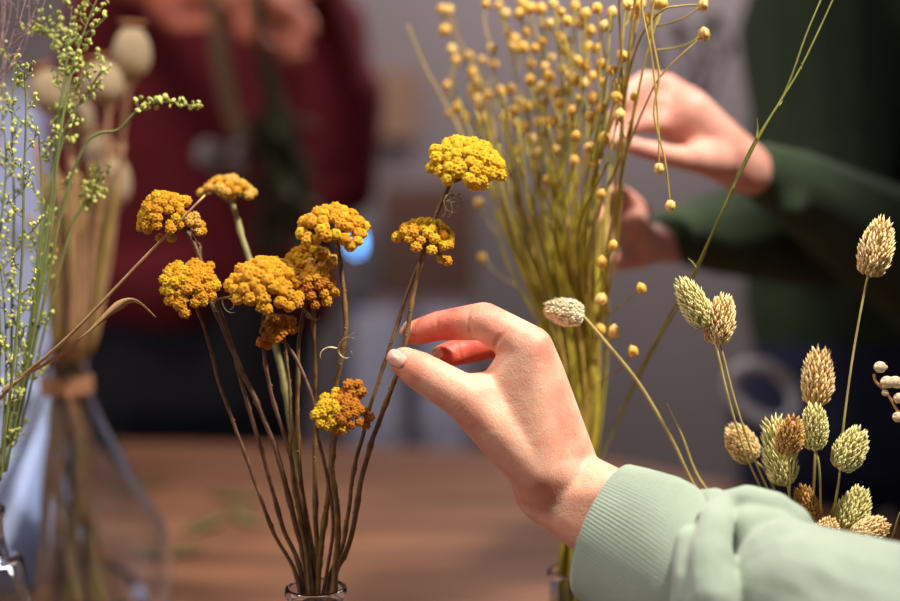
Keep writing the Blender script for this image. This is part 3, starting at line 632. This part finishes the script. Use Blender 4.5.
# ------------------------------------------------------------------ green cress sprigs in the left jar
pdm = MB(); pdm.ball((0,0,0), 1, 8, 6, (1, .45, 1.15)); _o = pdm.build('seed_pod', M['lep']); LEP = _o.data; bpy.data.objects.remove(_o)
def sprig(label, pts, d, nb, ln, seed, frm=0.0, to=.75, pr=2.2, clusters=4):
    q = random.Random(seed); end = VL + Vector((q.uniform(-.025, .025), q.uniform(-.025, .025), .01))
    t = thing('cress_sprig', end, label, 'dried plant', 'green cress sprigs in the left jar')
    neck = VL + Vector((q.uniform(-.018, .018), q.uniform(-.018, .018), .186))
    main = pxpath(pts, d, 8); sp = main + smoothpath([main[-1], neck, end], 5)[1:]
    b = MB(); b.tube(sp, [S(.7+.8*min(1, j/20), d) for j in range(len(sp))], 6); pods = []
    n = len(main)
    for k in range(nb):
        i = int((frm + (to-frm)*(k+.5)/nb)*n); o = main[min(i, n-1)]
        tdir = (main[max(i-2, 0)] - main[min(i+2, n-1)]).normalized()
        sd = (RT if k % 2 else -RT)*q.uniform(.5, 1) + FWD*q.uniform(-.6, .6)
        dr = (tdir*.8 + sd).normalized(); l = S(ln, d)*q.uniform(.6, 1.1)
        p1 = o + dr*l*.5; p2 = o + (dr + tdir*.5 + Vector((0,0,q.uniform(-.3,.2)))).normalized()*l
        br = smoothpath([o, p1, p2], 5); b.tube(br, S(.55, d), 5)
        for j in range(clusters*2):
            p = br[min(len(br)-1, int(len(br)*(.3+.7*j/(clusters*2))))]
            v = Vector((q.uniform(-1, 1), q.uniform(-.7, .7), q.uniform(-.4, 1))).normalized()*S(q.uniform(3, 6.5), d)
            b.tube([p, p+v], S(.35, d), 4, cap=False); pods.append(p+v)
    b.build('stem', M['lepstem'], t)
    for p in pods[:100]:
        o = bpy.data.objects.new('seed_pod', LEP); COL.objects.link(o); o.parent = t; o.location = p - end
        s = S(pr, d)*q.uniform(.7, 1.2); o.scale = (s, s, s); o.rotation_euler = (q.uniform(-1, 1), q.uniform(-1, 1), q.uniform(0, 6))
sprig('cress sprig crowded with pods along the left picture edge', [(14,60),(12,130),(14,210),(12,300),(10,400),(2,470)], .85, 12, 26, 1, 0, .8)
sprig('upright cress sprig second from the left edge, thinly podded low down', [(38,130),(42,200),(36,270),(32,330),(20,400),(6,470)], .84, 12, 24, 2, 0, .95)
sprig('tall cress sprig whose top spreads in front of the poppy heads', [(72,6),(68,50),(62,100),(56,160),(48,230),(30,330),(12,440)], .85, 12, 30, 3, 0, .6)
sprig('cress sprig bushy at the top edge above the poppy heads', [(100,-8),(86,26),(74,62),(66,100),(58,150),(52,220),(34,330),(12,440)], .83, 12, 30, 4, 0, .42)
sprig('cress sprig bending left across the top left corner', [(36,30),(54,36),(66,58),(60,110),(48,190),(34,300),(10,440)], .86, 10, 22, 5, 0, .4)
sprig('cress sprig with a single arm curling out to the right below the poppy head', [(192,106),(172,102),(152,104),(134,114),(118,130),(98,134),(82,150),(62,210),(40,320),(14,440)], .84, 10, 11, 6, 0, .34, 2.3, 2)
sprig('cress sprig with a loose tuft hanging between the poppy stems', [(100,176),(92,196),(84,205),(70,230),(52,300),(20,430)], .86, 8, 18, 7, 0, .5)
sprig('low cress sprig at the left edge whose pods reach the jar', [(-6,230),(4,300),(6,380),(2,450)], .83, 10, 20, 8, 0, .8)
sprig('cress sprig with pale yellow pods hugging the left edge near the top', [(2,110),(6,170),(-2,260),(0,350),(-6,450)], .84, 11, 22, 9, 0, .6)
sprig('slender cress sprig reaching across two poppy heads', [(104,66),(88,92),(74,112),(60,150),(50,210),(34,320),(12,440)], .84, 9, 20, 10, 0, .5)
sprig('cress sprig with a dense spray just left of the leftmost poppy head', [(24,70),(26,110),(24,180),(22,260),(14,360),(0,470)], .80, 12, 26, 11, 0, .7, 2.0)
sprig('thin cress sprig slightly right of the edge, its pods small and low', [(46,210),(44,260),(36,320),(24,390),(4,470)], .87, 12, 22, 12, 0, .9, 1.9)
sprig('cress sprig spreading low at the left edge below the straw stalk', [(20,300),(18,350),(12,410),(0,480)], .83, 10, 22, 13, 0, .8, 2.0)
# wispy reddish grass at the top left corner
for i in range(9):
    q = random.Random(i+900); end = VL + Vector((q.uniform(-.02, .02), q.uniform(-.02, .02), .01))
    t = thing('wispy_grass', end, 'hair-thin brownish pink grass stem fanning out in the top left corner', 'dried grass', 'wispy grass stems in the top left corner')
    d = .76 + q.uniform(-.03, .04); x1, y1 = q.uniform(0, 75), -14+q.uniform(-4, 4); w1 = q.uniform(.3, .8)
    main = pxpath([(x1, y1), (x1*w1, 24+q.uniform(0, 30)), (-14+q.uniform(-8, 14), 70+i*9+q.uniform(-12, 12)), (-45, 170+q.uniform(-20, 40)), (-40, 320), (-28, 440)], d, 7)
    sp = wob(main, .0012, i, 50) + [VL + Vector((-.012, 0, .186)), end]
    b = MB(); b.tube(sp, S(.5, d), 5)
    for k in range(15):
        o = sp[int(k*1.3)]; v = Vector((q.uniform(-1, 1), q.uniform(-.5, .5), q.uniform(-.2, 1))).normalized()*S(q.uniform(5, 13), d)
        b.tube([o, o+v*.6+Vector((0,0,.001)), o+v], [S(.3), S(.3), S(.75)], 4)
    b.build('stem', M['wisp'], t)

# ------------------------------------------------------------------ poppy seed heads in the big bottle
def poppy(label, cx, cy, d, rx, ry, tilt, stem, seed, crown=True, m='pop'):
    q = random.Random(seed); c = P(cx, cy, d); ax = Vector((math.sin(R(tilt)), -.1, math.cos(R(tilt)))).normalized(); rot = axis_rot(ax)
    end = VP + Vector((q.uniform(-.04, .04), q.uniform(-.04, .04), .01)); t = thing('poppy_seed_head', end, label, 'dried flower', 'poppy seed heads in the big bottle')
    d += .11; c = P(cx, cy, d); rxm, rym = S(rx*1.05, d), S(ry*1.05, d)
    n = 24; b = MB(); rr = []
    for i in range(11):
        a = math.pi*i/10; s = max(.12, math.sin(a))*(1 + .12*math.cos(a)); z = -math.cos(a)*.95
        rr.append([c + rot @ Vector((s*rxm*(1+.03*math.cos(12*k*2*math.pi/n))*math.cos(2*math.pi*k/n), s*rxm*(1+.03*math.cos(12*k*2*math.pi/n))*math.sin(2*math.pi*k/n), z*rym)) for k in range(n)])
    b.rings(rr, cap0=True, cap1=True); b.build('capsule', M[m], t, loc=c)
    b = MB(); rr = []
    for s, z in ((.2, .88), (.62, .96), (.72, 1.08), (.35, 1.10), (.05, 1.06)):
        rr.append([c + rot @ Vector((s*rxm*(1+(.12 if .3 < s else 0)*math.cos(8*k*2*math.pi/n))*math.cos(2*math.pi*k/n), s*rxm*(1+(.12 if .3 < s else 0)*math.cos(8*k*2*math.pi/n))*math.sin(2*math.pi*k/n), z*rym)) for k in range(n)])
    b.rings(rr, cap0=True, cap1=True); b.build('crown', M['popc'], t, loc=c)
    neck = VP + Vector((q.uniform(-.012, .012), q.uniform(-.012, .012), .25))
    sp = smoothpath([c - ax*rym*.9] + [P(x, y, d) for x, y in stem] + [neck, end], 6)
    b = MB(); b.tube(sp, S(2.7, d), 7); b.ball(c - ax*rym*.98, rxm*.35, 8, 5); b.build('stem', M['popstem'], t)
poppy('tallest and clearest tan poppy seed head, oval, at the top of the bottle bunch', 132, 52, 1.02, 18, 27, 4, [(126,100),(118,180),(104,290)], 1)
poppy('round poppy seed head with an orange crown, centre of the upper trio', 102, 82, 1.0, 20, 23, -14, [(108,118),(106,200),(96,300)], 2)
poppy('poppy seed head furthest left, tipped over with its crown to the left', 50, 92, 1.06, 19, 24, -26, [(68,130),(74,220),(76,310)], 3)
poppy('poppy seed head half hidden behind the upper pair, pale and round', 74, 118, 1.10, 19, 23, 8, [(74,160),(78,240),(80,320)], 4)
poppy('narrow poppy seed head hanging low on the right of the bunch', 114, 180, 1.08, 16, 27, 0, [(112,215),(106,270),(92,330)], 5)
poppy('greyish poppy seed head blurred behind the narrow low one', 100, 152, 1.16, 15, 20, 0, [(98,190),(92,260),(84,330)], 6, m='pop')
poppy('lowest cream poppy seed head with a brown crown, alone among the stems', 70, 272, 1.08, 15, 23, 0, [(72,310),(74,350)], 7)
for i in range(16):
    q = random.Random(i+600); s = -.5+i/15; end = VP + Vector((q.uniform(-.045, .045), q.uniform(-.04, .04), .01))
    t = thing('dried_reed', end, 'bare tan or olive stem crowded in the neck of the poppy bottle', 'stem', 'bare stems in the poppy bottle')
    d = 1.08+q.uniform(-.03, .03); sp = smoothpath([P(76+s*95, 130+q.uniform(0, 90), d), P(77+s*62, 260, d), P(74+s*36, 350, d), VP + Vector((q.uniform(-.013, .013), q.uniform(-.013, .013), .25)), VP + Vector((q.uniform(-.02, .02), q.uniform(-.02, .02), .15)), end], 5)
    b = MB(); b.tube(sp, S(q.uniform(2.2, 3.6), d), 6); b.build('stalk', M['popstem' if i % 2 else 'popstem2'], t)

# ------------------------------------------------------------------ the near hand and its sleeve
mb = MB()
I = [H(530,349,.782,24), H(484,321,.790,19.3), H(438,326,.802,15), H(414.5,333,.8065,12.8)]
Mi = [H(542,372,.805,22), H(503,342,.832,15), H(462,351,.826,14), H(443,356,.818,12.5)]
Ri = [H(547,398,.825,20), H(532,392,.862,14), H(520,418,.865,13), H(530,436,.85,12)]
Li = [H(551,426,.838,16), H(545,430,.868,12), H(535,452,.866,11), H(545,464,.853,10)]
T = [H(538,468,.785,31), H(464,397,.778,23), H(420,371,.781,19.5), H(404,361.5,.784,15)]
Wb = H(500,396,.79,26)
for ch_ in (I, Mi, Ri, Li, T):
    for a, b_ in zip(ch_, ch_[1:]): hull(mb, [a, b_], 3)
hull(mb, [T[0], T[1], Wb], 3); hull(mb, [T[1], Wb, H(470,396,.782,22)], 3)
hull(mb, [I[0], Mi[0], Wb, H(520,430,.79,34), T[0], H(572,470,.80,28), H(550,425,.81,19)], 3)
hull(mb, [I[0], Mi[0], Ri[0], Li[0], H(572,470,.80,28), H(560,500,.81,30), T[0]], 3)
W1 = [H(578,478,.795,27), H(560,502,.80,30)]; W2 = [H(606,496,.782,31), H(588,524,.786,30)]; W3 = [H(690,566,.762,26), H(685,580,.762,26)]
hull(mb, W1 + [T[0], H(545,490,.80,32)], 3); hull(mb, W1 + [H(546,498,.795,27)] + W2, 3); hull(mb, W2 + W3, 3)
hull(mb, [H(540,342,.776,10), H(531,352,.776,15)], 3)          # index knuckle
hull(mb, [H(533,350,.7765,15), H(508,396,.785,20), H(532,440,.792,30)], 3)
# upper arm inside the sleeve
hull(mb, W3 + [H(1100,800,.56,42)], 2); hull(mb, [H(1100,800,.56,42), (Vector((.62, .12, 1.18)), .03)], 2)
base = P(600, 510, .79)
person = fuse(mb, 'person', M['skin'], None, .0013, 15, loc=base)
tag(person, 'person in a sage green sweatshirt, arm only, pinching a yarrow stem', 'person')
def dimple(o, spots):          # (centre, direction along the limb, half width, depth, reach)
    n = len(o.data.vertices); co = [0.0]*(3*n); o.data.vertices.foreach_get('co', co); nm = [Vector(v.normal) for v in o.data.vertices]
    for i in range(n):
        p = Vector(co[3*i:3*i+3]) + base; off = 0
        if p.x > .13: continue
        for (c, ax, wdt, dep, reach) in spots:
            dlt = p - c
            if dlt.length > reach: continue
            s_ = dlt.dot(ax); off += dep*math.exp(-(s_/wdt)**2)*(1-(dlt.length/reach)**2)
        if off:
            for k in range(3): co[3*i+k] -= nm[i][k]*off
    o.data.vertices.foreach_set('co', co); o.data.update()
def along(a, b_, px, py, d, wdt, dep, reach): ax = (b_[0]-a[0]).normalized(); return (P(px, py, d), ax, S(wdt), S(dep), S(reach))
sp_ = [along(I[1], I[2], 470, 326, .783, 1.6, 1.6, 17), along(I[2], I[3], 441, 330, .795, 1.6, 1.5, 15), along(I[0], I[1], 497, 343, .78, 2.0, 3.0, 15),
       along(Mi[1], Mi[2], 458, 352, .82, 1.5, 1.2, 14), along(I[0], I[1], 503, 336, .775, 1.5, 1.0, 12)]
for k in range(5): sp_.append(along(T[1], T[2], 424+k*4-6, 372+k*3-4, .768, .9, .7, 13))
for k in range(5): sp_.append(along(T[0], T[1], 452+k*4, 398+k*4, .76, 1.0, .6, 14))
for k in range(4): sp_.append(along(I[0], I[1], 478+k*4, 309+k, .775, .9, .45, 8))
for k in range(3): sp_.append((P(596+k*6, 500+k*3, .76), (P(620, 480, .78)-P(600, 470, .78)).normalized(), S(1.2), S(.6), S(26)))
dimple(person, sp_)
at = person.data.attributes.new('flush_and_backlight', 'FLOAT', 'POINT')  # finger redness: natural flush plus light from behind, put into the colour
warm = [(I[2][0], .030, .9), (I[3][0], .022, .6), (Mi[2][0], .035, 1), (Mi[1][0], .03, 1), (T[3][0], .016, .45), (T[2][0], .020, .25), (I[1][0], .028, .35), (P(538,342,.776), .014, .35)]
vals = []
for v in person.data.vertices:
    p = v.co + base; f_ = 0
    for c, r_, k in warm: f_ = max(f_, k*max(0, 1-((p-c).length/r_)**2))
    vals.append(f_)
at.data.foreach_set('value', vals)
def nail(c, nrm, along_, L, W, name='fingernail'):
    b = MB(); nrm = nrm.normalized(); u = (along_ - nrm*along_.dot(nrm)).normalized(); v = nrm.cross(u)
    rr = []; n = 20
    for s, z in ((.02, 1.0), (.5, .93), (.8, .76), (.97, .5), (1.0, .34), (.9, .2)):
        rr.append([c + u*(math.copysign(abs(math.cos(a))**.75, math.cos(a))*L*s) + v*(math.copysign(abs(math.sin(a))**.75, math.sin(a))*W*s) + nrm*(z*S(3.2) - (math.sin(a)*s)**2*S(3.4)) for a in [2*math.pi*k/n for k in range(n)]])
    b.rings(rr, cap0=True); return b.build(name, M['nail'], person, loc=c)
nn = (-FWD*.86 - RT*.42 + UP*.28)
nail(T[3][0] + nn.normalized()*(T[3][1]*.86) - RT*S(1.5), nn, T[3][0]-T[2][0], S(11), S(8.2))
nail(Mi[3][0] + (-FWD*.75 - RT*.55 + UP*.1).normalized()*(Mi[3][1]*.84), (-FWD*.75 - RT*.5 + UP*.15), Mi[3][0]-Mi[2][0], S(8), S(6.5))
nail(I[3][0] + (-RT*.85 + UP*.5).normalized()*(I[3][1]*.86), (-RT*.85 + UP*.55 - FWD*.25), I[3][0]-I[2][0] - UP*.01, S(8), S(6.5))

# cuff: ribbed, with a rolled edge
def ring_px(c, top, d, rv, n, ax, ribs=0, amp=0, sc=1.0):
    C0 = P(c[0], c[1], d); u = P(top[0], top[1], d-.004) - C0; v = ax.cross(u).normalized()*rv
    return [C0 + (u*math.cos(a) + v*math.sin(a))*(sc + (amp*.55*math.cos(ribs*a) if ribs else 0)) for a in [2*math.pi*k/n for k in range(n)]]
axc = (P(690, 582, .742) - P(604, 531, .772)).normalized()
n = 720; NR = 118; rings_ = []
def cuffring(t, sc, amp):
    c = (604 + (690-604)*t, 531 + (582-531)*t); top = (627 + (697-627)*t + 1.5*math.sin(t*3), 465 + (491-465)*t - 2*math.sin(t*3.1)); d = .772 - .03*t
    bow = 0
    r_ = ring_px(c, top, d, S(56 + 6*t), n, axc, NR, amp, sc)
    return r_
for t_, sc, amp in ((.55, .90, .004), (.2, .91, .006), (.03, .92, .008), (-.012, .945, .011), (-.02, .97, .013), (-.008, .995, .013), (.02, 1.008, .013), (.1, 1.01, .013), (.25, 1.015, .013), (.45, 1.02, .013), (.65, 1.03, .012), (.85, 1.02, .010), (1.0, .98, .006), (1.15, .9, 0)):
    rings_.append(cuffring(t_, sc, amp))
slv = MB()
hull(slv, [H(705,555,.745,40), H(705,610,.742,52), H(740,590,.742,50)], 3)
hull(slv, [H(790,576,.705,57), H(800,596,.70,73), H(850,620,.69,83)], 3)
hull(slv, [H(800,596,.70,73), H(880,642,.676,101), H(900,652,.678,106)], 3)
hull(slv, [H(900,652,.678,106), H(1100,800,.56,125)], 3)
hull(slv, [H(1100,800,.56,125), (Vector((.62, .12, 1.18)), .075)], 3)
hull(slv, [H(742,548,.762,50), H(795,578,.75,52), H(860,640,.72,88)], 3)
def chain(lst):
    for a, b_ in zip(lst, lst[1:]): hull(slv, [a, b_], 2)
chain([H(718,504,.738,15), H(745,500,.732,16), H(775,508,.728,17), H(798,523,.728,15), H(813,540,.735,10)])    # the rolled upper fold
chain([H(720,504,.734,15), H(714,524,.715,17), H(710,552,.702,22), H(712,600,.69,29)])                       # its run down the front
chain([H(716,497,.744,12), H(697,499,.748,11), H(685,512,.738,11), H(686,540,.715,13), H(687,580,.702,16), H(686,625,.70,18)])
hull(slv, [H(694,545,.72,20), H(694,600,.712,26), H(712,560,.70,22), H(712,610,.695,26)], 3)    # curled edge by the cuff
hull(slv, [H(742,512,.745,20), H(765,524,.742,26), H(795,545,.735,30), H(750,560,.735,30)], 3)
hull(slv, [H(748,522,.722,17), H(776,532,.718,22), H(800,548,.715,20), H(752,560,.715,22)], 3)
sleeve = fuse(slv, 'sweatshirt_sleeve', M['sage'], person, .0016, 9)
tag(sleeve, 'bunched sage green fleece sleeve')
nm = [Vector(v.normal) for v in sleeve.data.vertices]; co = []
for v, nv in zip(sleeve.data.vertices, nm):
    p = v.co + base; co += list(v.co + nv*(noise.noise(p*38)*.0018 + noise.noise(p*90)*.0006))
sleeve.data.vertices.foreach_set('co', co); sleeve.data.update()
cb = MB(); cb.rings(rings_); cuff = cb.build('cuff', M['sage'], sleeve); tag(cuff, 'ribbed cuff')

# ------------------------------------------------------------------ person in the dark green jumper
D2 = 1.74
mb = MB()
def hand_chain(mb, L_):
    for a, b_ in zip(L_, L_[1:]): hull(mb, [a, b_], 2)
# right hand round the flax stems
hull(mb, [H(688,112,1.03,25), H(722,152,1.05,30), H(672,96,1.035,18), H(672,122,1.03,18), H(704,148,1.05,26)], 2)
hull(mb, [H(722,152,1.05,30), H(745,168,1.06,27), H(705,146,1.05,28)], 2)
hull(mb, [H(745,168,1.06,25), H(800,194,1.12,18)], 2)
hand_chain(mb, [H(668,88,1.035,15), H(645,82,1.02,12), H(628,92,1.0,10.5), H(622,102,.99,9)])
hand_chain(mb, [H(662,104,1.03,15), H(638,102,1.015,12), H(620,112,1.0,10.5), H(614,120,.99,9)])
hand_chain(mb, [H(664,122,1.03,14), H(640,122,1.01,11), H(622,128,1.0,10), H(612,132,.99,8.5)])
hand_chain(mb, [H(716,160,1.03,19), H(676,157,1.0,12), H(640,148,.99,10), H(612,140,.98,9)])
# left hand lower down, in shade
hull(mb, [H(625,222,1.05,20), H(645,248,1.09,20), H(620,255,1.08,17)], 2)
hull(mb, [H(645,245,1.09,19), H(690,240,1.2,24)], 2)
for k in range(4): hand_chain(mb, [H(622,212+k*15,1.06,11), H(606,208+k*16,1.03,9.5), H(598,214+k*15,1.0,8), H(604,222+k*13,.99,7)])
hand_chain(mb, [H(640,212,1.07,12), H(624,196,1.03,10), H(612,190,1.0,8)])
# trunk, neck
hull(mb, [H(850,110,D2,30), H(940,110,D2,30), H(860,330,D2,30), H(930,330,D2,30)], 2)
hull(mb, [H(895,40,D2,40), H(895,-120,D2,38)], 2)
hull(mb, [H(800,194,1.12,18), H(880,240,1.3,20)], 2); hull(mb, [H(880,240,1.3,20), H(975,290,1.5,24)], 2); hull(mb, [H(975,290,1.5,24), H(940,60,D2,26)], 2)
hull(mb, [H(690,236,1.2,20), H(720,232,1.25,20)], 2); hull(mb, [H(720,232,1.25,20), H(830,230,1.5,24)], 2); hull(mb, [H(830,230,1.5,24), H(850,60,D2,26)], 2)
base2 = P(890, 330, D2)
p2 = fuse(mb, 'person', M['skin2'], None, .0035, 5, loc=base2)
tag(p2, 'person in dark green jumper and navy jeans holding the flax bunch', 'person')
sw = MB()
hull(sw, [H(835,40,D2,72), H(960,40,D2,72), H(850,-20,D2,50), H(945,-20,D2,50)], 2)
hull(sw, [H(830,60,D2,78), H(970,60,D2,80), H(828,310,D2,84), H(980,310,D2,84)], 2)
hull(sw, [H(828,310,D2,84), H(980,310,D2,84), H(838,335,D2,80), H(980,335,D2,80)], 2)
hull(sw, [H(760,170,1.075,30), H(800,190,1.12,40)], 2); hull(sw, [H(800,190,1.12,40), H(880,240,1.3,58)], 2); hull(sw, [H(880,240,1.3,58), H(975,290,1.5,78)], 2)
hull(sw, [H(975,290,1.5,78), H(1000,30,D2,85)], 2)
hull(sw, [H(668,234,1.13,26), H(720,232,1.25,44)], 2); hull(sw, [H(720,232,1.25,44), H(830,230,1.5,62)], 2); hull(sw, [H(830,230,1.5,60), H(815,30,D2,78)], 2)
for k in range(5): hull(sw, [H(800+k*28, 168+k*13, 1.12+k*.05, 20), H(786+k*28, 205+k*12, 1.08+k*.05, 20)], 2)
jumper = fuse(sw, 'jumper', M['green_knit'], p2, .006, 8); tag(jumper, 'dark green jumper')
jn = MB()
hull(jn, [H(838,350,D2,82), H(975,350,D2,82), H(820,420,D2,92), H(990,420,D2,92)], 2)
def leg(mb, px, d, r1, hip=420):
    a = P(px, hip, d); hull(mb, [(a, r1), (Vector((a.x, a.y+.01, .48)), r1*.62)], 2); hull(mb, [(Vector((a.x, a.y+.01, .48)), r1*.62), (Vector((a.x, a.y+.02, .08)), r1*.45)], 2)
    hull(mb, [(Vector((a.x, a.y+.02, .05)), .045), (Vector((a.x, a.y-.16, .035)), .033)], 2)
leg(jn, 812, D2+.02, .112); leg(jn, 965, D2+.02, .112)
jeans = fuse(jn, 'jeans', M['jeans'], p2, .007, 6)
rb = MB(); rc = P(764, 392, D2-.165)
rot = Matrix.Rotation(R(35), 3, 'Y')
pts_ = [rc + rot @ Vector((.046*math.cos(a), .008*math.sin(a*2), .030*math.sin(a))) for a in [2*math.pi*k/30 for k in range(31)]]
rb.tube(pts_, .0085, 8)
o = rb.build('pocket_ring', M['ring'], loc=rc); tag(o, 'pale grey oval ring hanging at the hip of the navy jeans', 'ring')

# ------------------------------------------------------------------ person in burgundy
D3 = 2.3
mb = MB()
hull(mb, [H(170,60,D3,28), H(260,60,D3,28), H(170,300,D3,28), H(250,300,D3,28)], 2)
hull(mb, [H(215,0,D3,40), H(215,-130,D3,32)], 2)
hull(mb, [H(262,8,2.0,24), H(290,24,2.0,22), H(240,0,2.0,20)], 2)
hand_chain(mb, [H(285,30,2.0,12), H(298,44,1.97,9), H(302,56,1.95,7)])
hand_chain(mb, [H(272,32,1.99,12), H(284,52,1.96,9), H(292,60,1.95,7)])
hand_chain(mb, [H(258,24,1.98,11), H(262,40,1.95,9), H(270,46,1.94,7)])
hand_chain(mb, [H(246,16,1.98,11), H(244,32,1.95,9), H(250,40,1.94,7)])
hand_chain(mb, [H(296,12,2.0,11), H(308,26,1.98,9), H(306,36,1.96,7)])
hull(mb, [H(190,4,2.0,20), H(165,10,2.02,17), H(200,-10,2.02,20)], 2)
for k in range(4): hand_chain(mb, [H(205-k*12,14,2.0,9), H(212-k*12,26,1.98,7.5), H(222-k*11,28,1.96,6)])
hand_chain(mb, [H(200,-4,2.0,10), H(218,0,1.98,9), H(226,8,1.96,7)])
hull(mb, [H(262,8,2.0,22), H(322,-26,2.19,14)], 2); hull(mb, [H(190,0,2.02,20), H(112,-20,2.2,14)], 2)
base3 = P(215, 300, D3)
p3 = fuse(mb, 'person', M['skin3'], None, .006, 4, loc=base3); tag(p3, 'person in burgundy jumper and black trousers standing behind the table', 'person')
sw = MB()
hull(sw, [H(130,30,D3,62), H(290,30,D3,62), H(135,292,D3,56), H(285,292,D3,56)], 2)
hull(sw, [H(310,-20,2.22,34), H(352,95,2.24,30)], 2); hull(sw, [H(352,95,2.24,34), H(352,190,2.26,26)], 2); hull(sw, [H(330,30,2.25,40), H(340,150,2.26,38), H(300,200,D3,40)], 2)
hull(sw, [H(112,-20,2.22,38), H(80,120,2.24,34)], 2); hull(sw, [H(80,120,2.24,36), H(95,300,2.24,36)], 2)
hull(sw, [H(345,180,2.26,28), H(295,235,2.24,32)], 2); hull(sw, [H(95,290,2.24,40), H(180,290,2.22,46)], 2)
j3 = fuse(sw, 'jumper', M['burg'], p3, .008, 8); tag(j3, 'burgundy jumper')
jn = MB(); hull(jn, [H(140,315,D3,60), H(262,315,D3,60), H(150,400,D3,64), H(248,400,D3,64)], 2)
leg(jn, 150, D3, .11, 400); leg(jn, 250, D3, .11, 400); fuse(jn, 'trousers', M['black'], p3, .01, 5)
# the bunch held by the person in burgundy
t = thing('dried_bunch', P(255, 250, 1.95), 'loose bunch of olive stems and leaves held hanging before the burgundy jumper', 'dried flower')
for i in range(11):
    q = random.Random(i+77); b = MB(); x = 262+q.uniform(-6, 6); xe = 268+i*6+q.uniform(-5, 5)
    b.tube(pxpath([(x-6, -20), (x, 40), (x+(xe-x)*.5, 130), (xe, 240+q.uniform(-50, 20))], 1.95+q.uniform(-.03, .03), 5), S(2.2, 1.95), 6); b.build('stem', M['oliveleaf'], t)
    for k in range(5):
        b = MB(); f_ = .35+.13*k; c = P(x+(xe-x)*f_, 40+210*f_, 1.95); v = Vector((q.uniform(-1, 1), q.uniform(-.5, .5), -q.uniform(.2, 1))).normalized()
        b.ball(c + v*.035, .035, 8, 6, (.35, .12, 1), rot=axis_rot(v)); b.build('leaf', M['oliveleaf'], t)
t = thing('dried_stem_bundle', P(228, 200, 1.9), 'tan twisted bundle of dried stems hanging from the hand of the person in burgundy', 'dried flower')
for i in range(5):
    b = MB(); b.tube(pxpath([(208+i*2, -15), (213+i*3, 40), (222+i*3, 95), (236+i*3, 140)], 1.9, 5), S(3, 1.9), 6); b.build('stem', M['tanstem'], t)
b = MB()
q = random.Random(4)
for i in range(26): b.ball(P(222+q.uniform(-22, 22), 158+q.uniform(-14, 12), 1.9+q.uniform(-.03, .03)), S(q.uniform(4, 8), 1.9), 7, 5)
b.build('flower_head', M['greyflower'], t)
# far pale seed heads between the flax and the green jumper
t = thing('far_dried_bunch', P(690, 120, 1.5), 'blurred grey-green dried bunch with pale round heads behind the hand on the flax', 'dried flower')
for i, (x, y, r) in enumerate([(680,32,11),(712,22,10),(655,60,8),(728,48,8),(700,62,8)]):
    b = MB(); b.tube(pxpath([(x, y), ((x+690)/2, (y+130)/2+10), (690+i*2, 160)], 1.8, 5), S(2, 1.8), 6); b.build('stem', M['oliveleaf'], t)
    b = MB(); b.ball(P(x, y, 1.8), S(r, 1.8), 12, 8, (.8, .8, 1.1)); b.build('seed_head', M['greyflower'], t)
for i in range(14):
    q = random.Random(i+40); b = MB(); v = Vector((q.uniform(-1, 1), 0, q.uniform(-.2, 1))).normalized(); b.ball(P(690+q.uniform(-45, 45), 60+q.uniform(-50, 50), 1.8+q.uniform(-.02, .02)), .022, 7, 5, (.3, .12, 1), rot=axis_rot(v)); b.build('leaf', M['oliveleaf'], t)

# ------------------------------------------------------------------ small things on the table
def tp(px, py): d = .41/((py-191)/FPX); y = .41*0 + 0; 
def table_pt(px, py):
    o = Vector((0, 0, CAMZ)); dr = P(px, py, 1.0) - o; k = (TZ - CAMZ)/dr.z; return o + dr*k
lf = mat('fallen_leaf', (112, 108, 52), (88, 90, 44), 60, .8)
for i, (x, y, a, lab) in enumerate(((140,487,.4,'small pale green fallen leaf on the table nearest the poppy bottle'), (205,528,1.1,'green fallen leaf on the table between poppy bottle and yarrow, the larger nearer one'), (243,520,2.2,'fallen leaf on the table just beside the leftmost yarrow stem'), (168,556,.2,'dull green fallen leaf near the front of the table beside the black cord'), (236,500,2.8,'fallen leaf furthest back on the table behind the yarrow stems'))):
    c = table_pt(x, y) + Vector((0, 0, .004)); b = MB(); rot = Matrix.Rotation(a, 3, 'Z')
    rr = []
    for k in range(9):
        u = k/8; wv = .014*math.sin(math.pi*min(1, u*.96+.02))+.0006
        rr.append([c + rot @ Vector(((u-.5)*.08, s*wv, -.003 + .003*abs(s) + .004*u + (.0008 if s == 0 else 0))) for s in (-1, 0, 1)] + [c + rot @ Vector(((u-.5)*.08, 0, -.0038+.004*u))])
    b.rings(rr, cap0=True, cap1=True); tag(b.build('fallen_leaf', lf, loc=c), lab, 'leaf')
b = MB(); cp = [table_pt(x, y) + Vector((0, 0, .004)) for x, y in ((96,573),(112,570),(128,578),(142,594),(150,625))]
b.tube(smoothpath(cp, 6), .0035, 8); tag(b.build('cord', M['plastic'], loc=cp[0]), 'short dark curved cord lying on the table beside the poppy bottle', 'cord')
